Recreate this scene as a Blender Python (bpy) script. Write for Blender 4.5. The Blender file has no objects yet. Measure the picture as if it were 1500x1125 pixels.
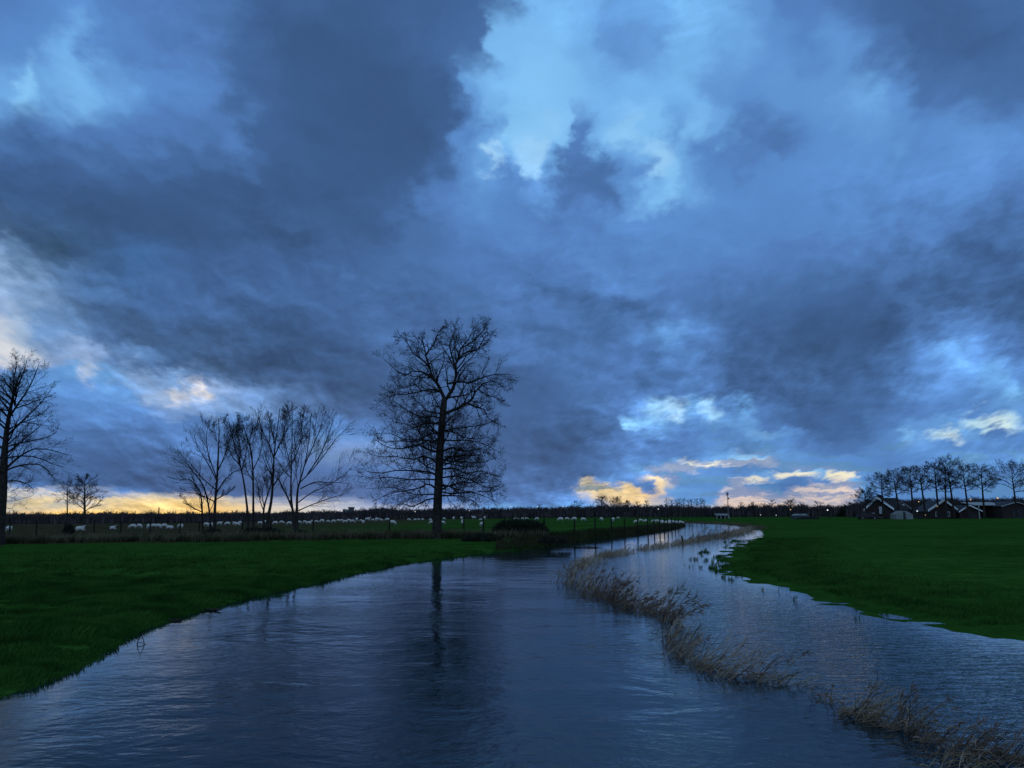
import bpy, math, random
import numpy as np
from mathutils import Vector, Matrix, Quaternion

R = math.radians
scene = bpy.context.scene
COL = scene.collection
rng = random.Random(7)
nrg = np.random.default_rng(11)

# ------------------------------------------------------------------ camera
FPX = 1133.0                       # focal length in photo pixels (1500 wide)
CAM = Vector((0.0, 0.0, 2.2))
TILT = math.atan((750.0 - 562.5) / FPX)
ROLL = R(0.25)
FWD = Vector((0, math.cos(TILT), math.sin(TILT)))
UP0 = Vector((0, -math.sin(TILT), math.cos(TILT)))
XW = Vector((1, 0, 0))
RGT = XW * math.cos(ROLL) - UP0 * math.sin(ROLL)
UPV = XW * math.sin(ROLL) + UP0 * math.cos(ROLL)

cam_d = bpy.data.cameras.new('camera')
cam_d.sensor_width = 36.0
cam_d.lens = 36.0 * FPX / 1500.0
cam_d.clip_start = 0.1
cam_d.clip_end = 20000.0
cam = bpy.data.objects.new('camera', cam_d)
COL.objects.link(cam)
M = Matrix((RGT, UPV, -FWD)).transposed().to_4x4()
M.translation = CAM
cam.matrix_world = M
scene.camera = cam


def ray(x, y):
    return FWD * FPX + RGT * (x - 750.0) + UPV * (562.5 - y)


def at_z(x, y, z=0.0):
    d = ray(x, y)
    t = (z - CAM.z) / d.z
    return CAM + d * t


def at_y(x, y, depth):
    d = ray(x, y)
    return CAM + d * (depth / d.y)


# ------------------------------------------------------------------ tagging
def tag(o, label=None, cat=None, group=None, kind=None):
    if label: o['label'] = label
    if cat: o['category'] = cat
    if group: o['group'] = group
    if kind: o['kind'] = kind
    return o


def empty(name, loc, label=None, cat=None, group=None, rz=0.0):
    o = bpy.data.objects.new(name, None)
    o.empty_display_size = 0.3
    o.location = loc
    o.rotation_euler = (0, 0, rz)
    COL.objects.link(o)
    return tag(o, label, cat, group)


def link_mesh(name, me, mat, parent=None, loc=None):
    o = bpy.data.objects.new(name, me)
    if mat is not None and len(me.materials) == 0:
        me.materials.append(mat)
    COL.objects.link(o)
    if parent is not None:
        o.parent = parent
    if loc is not None:
        o.location = loc
    return o


def np_mesh(name, V, F, smooth=False):
    """mesh from arrays; F is an (n,k) int array"""
    V = np.asarray(V, np.float32).reshape(-1, 3)
    F = np.asarray(F, np.int32)
    k = F.shape[1]
    me = bpy.data.meshes.new(name)
    me.vertices.add(len(V)); me.vertices.foreach_set('co', V.ravel())
    me.loops.add(F.size); me.loops.foreach_set('vertex_index', F.ravel())
    me.polygons.add(len(F))
    me.polygons.foreach_set('loop_start', np.arange(0, F.size, k, dtype=np.int32))
    if smooth:
        me.polygons.foreach_set('use_smooth', np.ones(len(F), bool))
    me.update(calc_edges=True)
    return me


class MB:
    """collects simple shapes into one mesh (general polygons)"""
    def __init__(s): s.v = []; s.f = []
    def quad(s, *p):
        b = len(s.v); s.v += [tuple(q) for q in p]; s.f.append(tuple(range(b, b + len(p))))
    def prism(s, prof, a, b_):
        """prof: list of 3D points; extruded by vector from a-offset to b-offset"""
        n = len(prof); b = len(s.v)
        s.v += [tuple(Vector(p) + Vector(a)) for p in prof] + [tuple(Vector(p) + Vector(b_)) for p in prof]
        s.f.append(tuple(range(b + n - 1, b - 1, -1))); s.f.append(tuple(range(b + n, b + 2 * n)))
        for i in range(n):
            j = (i + 1) % n
            s.f.append((b + i, b + j, b + n + j, b + n + i))
    def box(s, x0, x1, y0, y1, z0, z1):
        s.prism([(x0, y0, 0), (x1, y0, 0), (x1, y1, 0), (x0, y1, 0)], (0, 0, z0), (0, 0, z1))
    def tube(s, pts, rad, n=6):
        pts = [Vector(p) for p in pts]
        if not isinstance(rad, (list, tuple)): rad = [rad] * len(pts)
        b = len(s.v)
        for i, p in enumerate(pts):
            t = (pts[min(i + 1, len(pts) - 1)] - pts[max(i - 1, 0)]).normalized()
            ref = Vector((1, 0, 0)) if abs(t.x) < .8 else Vector((0, 1, 0))
            A = t.cross(ref).normalized(); B = t.cross(A)
            for k in range(n):
                a = 2 * math.pi * k / n
                s.v.append(tuple(p + (A * math.cos(a) + B * math.sin(a)) * rad[i]))
        for i in range(len(pts) - 1):
            for k in range(n):
                k2 = (k + 1) % n
                s.f.append((b + i * n + k, b + i * n + k2, b + (i + 1) * n + k2, b + (i + 1) * n + k))
        s.f.append(tuple(b + k for k in range(n - 1, -1, -1)))
        s.f.append(tuple(b + (len(pts) - 1) * n + k for k in range(n)))
    def ball(s, c, r, nu=8, nv=6, sz=1.0):
        prof = []
        b = len(s.v)
        for j in range(nv + 1):
            th = math.pi * j / nv
            for i in range(nu):
                ph = 2 * math.pi * i / nu
                s.v.append((c[0] + r * math.sin(th) * math.cos(ph), c[1] + r * math.sin(th) * math.sin(ph), c[2] + r * sz * math.cos(th)))
        for j in range(nv):
            for i in range(nu):
                i2 = (i + 1) % nu
                s.f.append((b + j * nu + i, b + (j + 1) * nu + i, b + (j + 1) * nu + i2, b + j * nu + i2))
    def build(s, name, mat, parent=None, loc=None, smooth=False):
        me = bpy.data.meshes.new(name)
        me.from_pydata(s.v, [], s.f)
        if smooth:
            me.polygons.foreach_set('use_smooth', [True] * len(me.polygons))
        me.validate()
        return link_mesh(name, me, mat, parent, loc)


# ------------------------------------------------------------------ materials
def new_mat(name):
    m = bpy.data.materials.new(name); m.use_nodes = True
    nt = m.node_tree; nt.nodes.clear()
    out = nt.nodes.new('ShaderNodeOutputMaterial')
    p = nt.nodes.new('ShaderNodeBsdfPrincipled')
    nt.links.new(p.outputs[0], out.inputs[0])
    return m, nt, p


def noise(nt, scale, detail=3.0, rough=.5, vec=None, coord='Object'):
    n = nt.nodes.new('ShaderNodeTexNoise')
    n.inputs['Scale'].default_value = scale
    n.inputs['Detail'].default_value = detail
    n.inputs['Roughness'].default_value = rough
    if vec is None:
        tc = nt.nodes.new('ShaderNodeTexCoord'); vec = tc.outputs[coord]
    nt.links.new(vec, n.inputs['Vector'])
    return n


def simple(name, c1, c2, scale=3.0, rough=.8, bump=0.0, detail=4.0, spec=.3):
    m, nt, p = new_mat(name)
    n = noise(nt, scale, detail)
    r = nt.nodes.new('ShaderNodeValToRGB')
    r.color_ramp.elements[0].position = .35; r.color_ramp.elements[1].position = .65
    r.color_ramp.elements[0].color = (*c1, 1); r.color_ramp.elements[1].color = (*c2, 1)
    nt.links.new(n.outputs[0], r.inputs[0]); nt.links.new(r.outputs[0], p.inputs['Base Color'])
    p.inputs['Roughness'].default_value = rough
    p.inputs['Specular IOR Level'].default_value = spec
    if bump:
        b = nt.nodes.new('ShaderNodeBump'); b.inputs['Strength'].default_value = bump
        b.inputs['Distance'].default_value = .05
        nt.links.new(n.outputs[0], b.inputs['Height']); nt.links.new(b.outputs[0], p.inputs['Normal'])
    return m


MAT = {
    'bark': simple('bark', (.022, .019, .017), (.05, .043, .038), 6, .9, .4, spec=.1),
    'twig': simple('twig', (.022, .018, .016), (.04, .033, .03), 3, .9, spec=.1),
    'pale_bark': simple('pale_bark', (.05, .045, .038), (.10, .09, .075), 5, .9, .4, spec=.1),
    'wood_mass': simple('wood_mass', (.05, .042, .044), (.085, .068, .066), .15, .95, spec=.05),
    'bramble': simple('bramble', (.012, .016, .01), (.028, .032, .016), 2, .8, spec=.2),
    'post': simple('post_wood', (.014, .012, .011), (.03, .026, .023), 8, .9, .3, spec=.1),
    'wire': simple('wire', (.06, .06, .06), (.1, .1, .1), 20, .5),
    'reed': simple('dead_reed', (.26, .19, .125), (.46, .36, .24), 1.2, .8, spec=.2),
    'weed': simple('dead_weed', (.11, .07, .048), (.22, .15, .10), 1.5, .85, spec=.15),
    'old_stem': simple('old_stem', (.03, .02, .015), (.07, .048, .034), 1.5, .9, spec=.1),
    'litter': simple('plant_litter', (.08, .055, .035), (.24, .17, .10), 2.5, .85, spec=.2),
    'dry_grass': simple('dry_grass', (.06, .055, .028), (.18, .155, .09), .7, .85, spec=.1),
    'bank_grass': simple('bank_grass', (.02, .028, .01), (.05, .05, .022), .6, .85, spec=.1),
    'blade': simple('grass_blade', (.017, .056, .010), (.043, .125, .021), .9, .9, spec=.02),
    'brick': simple('dark_brick', (.03, .021, .019), (.05, .035, .031), 5, .9),
    'roof': simple('dark_tiles', (.028, .029, .033), (.048, .048, .054), 4, .8),
    'white': simple('white_paint', (.86, .86, .86), (.9, .9, .89), 2, .6),
    'tarp': simple('grey_tarpaulin', (.17, .18, .17), (.26, .27, .26), .8, .7),
    'sheet': simple('pale_roof_sheet', (.28, .3, .28), (.4, .42, .4), .8, .6),
    'glass': simple('window_glass', (.05, .055, .06), (.08, .085, .09), 1, .1, spec=.5),
    'pale_glass': simple('pale_glazing', (.45, .48, .48), (.6, .62, .6), 1, .15, spec=.5),
    'steel': simple('galvanised_steel', (.12, .12, .13), (.2, .2, .21), 3, .5),
    'dark_metal': simple('dark_metal', (.015, .016, .02), (.03, .032, .036), 3, .4),
    'rubber': simple('rubber', (.012, .012, .012), (.02, .02, .02), 3, .8),
    'concrete': simple('concrete', (.1, .1, .1), (.16, .16, .16), .5, .9),
}


def emit_mat(name, col, s):
    m = bpy.data.materials.new(name); m.use_nodes = True
    nt = m.node_tree; nt.nodes.clear()
    o = nt.nodes.new('ShaderNodeOutputMaterial'); e = nt.nodes.new('ShaderNodeEmission')
    e.inputs[0].default_value = (*col, 1); e.inputs[1].default_value = s
    nt.links.new(e.outputs[0], o.inputs[0])
    return m


MAT['lamp_cool'] = emit_mat('lamp_cool', (.9, .95, 1.0), 1.2)
MAT['lamp_warm'] = emit_mat('lamp_warm', (1.0, .62, .28), .9)

# ------------------------------------------------------------------ terrain
# waterline of the flooded river: photo x, y, bank width, bank height
SHORE = [
    # left bank, near to far
    (0, 1022, .8, .16), (60, 1000, .8, .16), (105, 983, .8, .16), (140, 965, .8, .16), (165, 947, .8, .16), (200, 925, .8, .16),
    (245, 910, .8, .17), (300, 893, .8, .18), (345, 881, .9, .18), (400, 868, .9, .18), (480, 850, .9, .18), (540, 835, .9, .18), (600, 824, .9, .18),
    (655, 817, .9, .18), (705, 811, .9, .2), (760, 806, .9, .25), (800, 800, .7, .4), (850, 793, .6, .45),
    (900, 786.5, .6, .45), (950, 780.5, .6, .42), (985, 775, .7, .4), (1003, 770.5, .8, .35), (1001, 768.2, 1., .3),
    (985, 766.6, 1., .3), (965, 766.0, 1., .3), (962, 765.4, 2, .12),
    # far bank and right bank
    (1000, 765.6, 2, .12), (1040, 766.6, 2, .12), (1075, 768.5, 2, .12), (1098, 771, 2, .12), (1112, 775, 6, .14), (1108, 785, 8, .15),
    (1085, 795, 8, .15), (1060, 806, 8, .15), (1046, 815, 9, .15), (1040, 828, 9, .15), (1052, 838, 9, .15),
    (1085, 850, 9, .15), (1130, 862, 9, .15), (1185, 880, 9, .15), (1240, 893, 9, .15), (1300, 907, 9, .15),
    (1360, 917, 9, .15), (1420, 929, 9, .15), (1500, 942, 9, .15), (1700, 975, 9, .15),
]
SW = [(at_z(x, y, 0.0), a, b) for x, y, a, b in SHORE]
SW = [(Vector((-9.5, -40, 0)), .8, .16), (Vector((-8.0, 2, 0)), .8, .16)] + SW + [(Vector((26, 2, 0)), 9, .15), (Vector((30, -40, 0)), 9, .15)]
SP = np.array([[p.x, p.y] for p, a, b in SW])
SA = np.array([a for p, a, b in SW]); SB = np.array([b for p, a, b in SW])


def hash2(ix, iy, seed):
    h = (ix.astype(np.int64) * 374761393 + iy.astype(np.int64) * 668265263 + seed * 1442695041) & 0xFFFFFFFF
    h = ((h ^ (h >> 13)) * 1274126177) & 0xFFFFFFFF
    return ((h ^ (h >> 16)) & 0xFFFF) / 65535.0


def vnoise(x, y, seed=0):
    ix = np.floor(x); iy = np.floor(y)
    fx = x - ix; fy = y - iy
    fx = fx * fx * (3 - 2 * fx); fy = fy * fy * (3 - 2 * fy)
    a = hash2(ix, iy, seed); b = hash2(ix + 1, iy, seed); c = hash2(ix, iy + 1, seed); d = hash2(ix + 1, iy + 1, seed)
    return (a * (1 - fx) + b * fx) * (1 - fy) + (c * (1 - fx) + d * fx) * fy - .5


def shore_info(X, Y):
    """signed distance (>0 on land), bank width, bank height, index of nearest shore segment"""
    n = len(SP)
    best = np.full(X.shape, 1e18); A = np.zeros(X.shape); B = np.zeros(X.shape); K = np.zeros(X.shape, int)
    inside = np.zeros(X.shape, bool)
    for i in range(n):
        j = (i + 1) % n
        p, q = SP[i], SP[j]
        e = q - p
        t = np.clip(((X - p[0]) * e[0] + (Y - p[1]) * e[1]) / max(e @ e, 1e-9), 0, 1)
        d = (X - p[0] - t * e[0]) ** 2 + (Y - p[1] - t * e[1]) ** 2
        m = d < best
        best = np.where(m, d, best)
        A = np.where(m, SA[i] * (1 - t) + SA[j] * t, A); B = np.where(m, SB[i] * (1 - t) + SB[j] * t, B); K = np.where(m, i, K)
        c = (p[1] > Y) != (q[1] > Y)
        xs = p[0] + (Y - p[1]) * e[0] / (e[1] if abs(e[1]) > 1e-9 else 1e-9)
        inside ^= c & (X < xs)
    d = np.sqrt(best)
    return np.where(inside, -d, d), A, B, K


def height(X, Y, full=False):
    d, A, B, K = shore_info(X, Y)
    land = B * (1 - np.exp(-np.maximum(d, 0) / A))
    big = np.clip(d / 8, 0, 1)
    land = land + big * .06 * vnoise(X / 9, Y / 9, 3) + np.clip(d / 3, 0, 1) * np.clip(1.4 - np.hypot(X, Y) / 60, .3, 1) * (.09 * vnoise(X / 1.5, Y / 1.5, 4) + .05 * vnoise(X / .5, Y / .5, 5))
    gentle = (A > 4)
    ragged = np.where(gentle, .02 * vnoise(X / 1.3, Y / 1.0, 6) + .024 * vnoise(X / .42, Y / .36, 7), .07 * vnoise(X / .9, Y / .9, 8) + .05 * vnoise(X / .35, Y / .35, 9))
    near = np.exp(-np.abs(d) / np.where(gentle, 2.2, .5))
    wet = -.5 * np.clip(-d / np.where(gentle, 9., 1.2), 0, 1)
    h = np.where(d > 0, land, wet) + near * ragged - np.where(gentle, .009 * np.exp(-np.abs(d - .4) / .7), 0)
    # the flood does not leave the river: keep dry land dry
    h = np.where(d > np.where(gentle, 5., 1.2), np.maximum(h, .03), h)
    if full: return h, d, A, B, K
    return h


def ground_at(x, y, z0=.15):
    """world point where the photo pixel meets the terrain"""
    z = z0
    for _ in range(6):
        p = at_z(x, y, z)
        z = max(0.0, float(height(np.array([p.x]), np.array([p.y]))[0]))
    return at_z(x, y, z)


def gz(x, y):
    return max(0.0, float(height(np.array([x]), np.array([y]))[0]))


def fan_ground():
    C = (0.0, -6.0)
    ang = np.concatenate([np.arange(-180, -44, 6.0), np.linspace(-44, 44, 760), np.arange(50, 180.1, 6.0)])
    ang[-1] = 180.0
    rad = np.concatenate([[0.01], 4.0 * 1.0125 ** np.arange(0, 545)])
    rad = np.append(rad, [5000, 9000])
    a = np.radians(ang)
    X = C[0] + rad[:, None] * np.sin(a)[None, :]
    Y = C[1] + rad[:, None] * np.cos(a)[None, :]
    Z, d, A, B, K = height(X, Y, True)
    nr, na = X.shape
    idx = np.arange(nr * na).reshape(nr, na)
    Fq = np.stack([idx[:-1, :-1], idx[1:, :-1], idx[1:, 1:], idx[:-1, 1:]], -1).reshape(-1, 4)
    Fq = Fq[:, ::-1]
    me = np_mesh('ground', np.stack([X, Y, Z], -1), Fq, True)
    # what grows where: 1 = unmown brown pasture beyond the near lawn, 2 = dark overgrown bank
    rough = np.clip((Y - 53.5) / .8, 0, 1) * np.clip((4 - X) / 3, 0, 1) * np.clip((-8 - X) / 22, .12, 1)
    ln = len(SP)
    bank = np.where((K >= 17) & (K <= 24), np.exp(-np.maximum(d, 0) / 1.0), 0)
    dry = np.where((K >= 27) & (K <= 31), np.exp(-np.maximum(d, 0) / 1.2) * .7, 0)
    for nm, arr in (('rough', np.maximum(rough, dry)), ('bank', bank), ('wetness', np.clip(.12 - Z, 0, .12) / .12)):
        at = me.attributes.new(nm, 'FLOAT', 'POINT')
        at.data.foreach_set('value', arr.astype(np.float32).ravel())
    return me


def ground_material():
    m, nt, p = new_mat('meadow_ground')
    geo = nt.nodes.new('ShaderNodeNewGeometry')
    L = nt.links.new
    n1 = noise(nt, .09, 4, .55, geo.outputs['Position']); n2 = noise(nt, 1.1, 5, .6, geo.outputs['Position']); n3 = noise(nt, 14, 3, .6, geo.outputs['Position'])
    def ramp(src, c1, c2, p1=.35, p2=.65):
        r = nt.nodes.new('ShaderNodeValToRGB')
        r.color_ramp.elements[0].position = p1; r.color_ramp.elements[1].position = p2
        r.color_ramp.elements[0].color = (*c1, 1); r.color_ramp.elements[1].color = (*c2, 1)
        L(src, r.inputs[0]); return r.outputs[0]
    def mix(f, a, b, mode='MIX'):
        x = nt.nodes.new('ShaderNodeMix'); x.data_type = 'RGBA'; x.blend_type = mode
        if isinstance(f, float): x.inputs[0].default_value = f
        else: L(f, x.inputs[0])
        L(a, x.inputs[6]); L(b, x.inputs[7]); return x.outputs[2]
    def attr(n):
        a = nt.nodes.new('ShaderNodeAttribute'); a.attribute_name = n; return a.outputs['Fac']
    g = ramp(n2.outputs[0], (.022, .072, .0125), (.038, .115, .019))
    g2 = ramp(n1.outputs[0], (.75, .8, .7), (1.15, 1.1, 1.1))
    g = mix(1.0, g, g2, 'MULTIPLY')
    f = ramp(n3.outputs[0], (.55, .6, .6), (1.35, 1.3, 1.2), .3, .7)
    g = mix(.75, g, mix(1.0, g, f, 'MULTIPLY'))
    br = ramp(n2.outputs[0], (.036, .034, .017), (.072, .064, .032))
    g = mix(attr('rough'), g, br)
    bk = ramp(n2.outputs[0], (.012, .015, .007), (.028, .027, .014))
    g = mix(attr('bank'), g, bk)
    L(g, p.inputs['Base Color'])
    p.inputs['Roughness'].default_value = .9
    p.inputs['Specular IOR Level'].default_value = 0.0
    b = nt.nodes.new('ShaderNodeBump'); b.inputs['Strength'].default_value = .6; b.inputs['Distance'].default_value = .06
    L(n3.outputs[0], b.inputs['Height']); L(b.outputs[0], p.inputs['Normal'])
    return m


MAT['ground'] = ground_material()
g_ob = link_mesh('ground', fan_ground(), MAT['ground'])
tag(g_ob, kind='structure')

# line of the drowned old bank where the reeds stand (photo pixels, waterline)
STRIP = [(1095, 778), (1060, 787), (1000, 797), (950, 803.5), (900, 812), (862, 822), (832, 846), (850, 868), (900, 885), (962, 905), (972, 925),
         (1000, 962), (1060, 990), (1165, 1003), (1200, 1022), (1250, 1048), (1310, 1068), (1380, 1096), (1450, 1130), (1560, 1180)]


def water():
    xs = np.linspace(-75, 75, 301); ys = np.linspace(-40, 175, 431)
    X, Y = np.meshgrid(xs, ys)
    S = np.array([[at_z(x, y).x, at_z(x, y).y] for x, y in STRIP] + [[8, 2.], [9, -40.]])
    # which side of the strip: x right of the line at that y
    o = np.argsort(S[:, 1])
    lx = np.interp(Y, S[o, 1], S[o, 0])
    right = np.clip((X - lx) / 1.2 + .4, 0, 1)
    right = np.where(Y > 62, .4, right)
    idx = np.arange(X.size).reshape(X.shape)
    Fq = np.stack([idx[:-1, :-1], idx[:-1, 1:], idx[1:, 1:], idx[1:, :-1]], -1).reshape(-1, 4)
    me = np_mesh('river', np.stack([X, Y, np.zeros_like(X)], -1), Fq, True)
    dd = shore_info(X, Y)[0]
    lee = me.attributes.new('lee', 'FLOAT', 'POINT')          # water lies calmer in the lee of the banks
    lee.data.foreach_set('value', (.2 + .8 * np.clip(-dd / 2.4, 0, 1)).astype(np.float32).ravel())
    at = me.attributes.new('windward', 'FLOAT', 'POINT'); at.data.foreach_set('value', right.astype(np.float32).ravel())
    return me


def water_material():
    m, nt, p = new_mat('flood_water')
    L = nt.links.new
    p.inputs['Base Color'].default_value = (.004, .017, .022, 1)
    p.inputs['Roughness'].default_value = .05
    p.inputs['IOR'].default_value = 1.333
    geo = nt.nodes.new('ShaderNodeNewGeometry')
    def mapped(sx, sy, rot=0.0):
        mp = nt.nodes.new('ShaderNodeMapping'); mp.inputs['Scale'].default_value = (sx, sy, 1); mp.inputs['Rotation'].default_value = (0, 0, rot)
        L(geo.outputs['Position'], mp.inputs['Vector']); return mp.outputs[0]
    def math_(op, a, b=None):
        x = nt.nodes.new('ShaderNodeMath'); x.operation = op
        for i, v in enumerate((a, b)):
            if v is None: continue
            if isinstance(v, (int, float)): x.inputs[i].default_value = v
            else: L(v, x.inputs[i])
        return x.outputs[0]
    at = nt.nodes.new('ShaderNodeAttribute'); at.attribute_name = 'windward'
    w = at.outputs['Fac']; inv = math_('SUBTRACT', 1.0, w)
    # slow current: long soft swirls, with patches of calm and patches of chop
    sw = noise(nt, 1.0, 4, .55, mapped(.55, .8, .5)); sw.inputs['Distortion'].default_value = .3
    fine = noise(nt, 1.0, 4, .6, mapped(4.5, 6.5, .35)); fine.inputs['Distortion'].default_value = .5
    patch = noise(nt, 1.0, 2, .5, mapped(.16, .22))
    pr = nt.nodes.new('ShaderNodeMapRange'); pr.inputs[1].default_value = .42; pr.inputs[2].default_value = .62; pr.inputs[3].default_value = .25; pr.inputs[4].default_value = 1.0
    L(patch.outputs[0], pr.inputs[0])
    # wind ripples on the shallow side
    rip = noise(nt, 1.0, 3, .55, mapped(2.2, 6.0, -.12)); rip.inputs['Distortion'].default_value = .6
    rip2 = noise(nt, 1.0, 2, .5, mapped(7, 15, .1))
    left = math_('ADD', math_('MULTIPLY', sw.outputs[0], .034), math_('MULTIPLY', math_('MULTIPLY', fine.outputs[0], pr.outputs[0]), .011))
    rght = math_('ADD', math_('MULTIPLY', rip.outputs[0], .026), math_('MULTIPLY', rip2.outputs[0], .006))
    h = math_('ADD', math_('MULTIPLY', left, inv), math_('MULTIPLY', rght, w))
    # the current is broken up near the bridge and slides calm farther upstream
    ln = nt.nodes.new('ShaderNodeVectorMath'); ln.operation = 'LENGTH'; L(geo.outputs['Position'], ln.inputs[0])
    calm = nt.nodes.new('ShaderNodeMapRange'); L(ln.outputs['Value'], calm.inputs[0])
    for i_, q_ in enumerate((7.0, 42.0, 1.7, .34)): calm.inputs[i_ + 1].default_value = q_
    h = math_('MULTIPLY', h, calm.outputs[0])
    le = nt.nodes.new('ShaderNodeAttribute'); le.attribute_name = 'lee'
    h = math_('MULTIPLY', h, le.outputs['Fac'])
    b = nt.nodes.new('ShaderNodeBump'); b.inputs['Strength'].default_value = 1.0; b.inputs['Distance'].default_value = 1.0
    L(h, b.inputs['Height']); L(b.outputs[0], p.inputs['Normal'])
    return m


MAT['water'] = water_material()
tag(link_mesh('river', water(), MAT['water']), kind='structure')

# ------------------------------------------------------------------ sky
def lin(c):
    return tuple(((v / 255.) / 12.92 if v / 255. <= .04045 else ((v / 255. + .055) / 1.055) ** 2.4) for v in c)


PAL = [(0.0, (43, 69, 102)), (.1, (53, 82, 122)), (.2, (62, 95, 143)), (.3, (70, 107, 160)), (.4, (79, 121, 180)), (.5, (89, 137, 200)), (.6, (101, 156, 214)),
       (.7, (115, 175, 230)), (.8, (131, 192, 240)), (.9, (162, 205, 240)), (1.0, (196, 219, 242))]


def pal(b):
    xs = [p[0] for p in PAL]
    return tuple(float(np.interp(b, xs, [p[1][k] for p in PAL])) for k in range(3))


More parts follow.
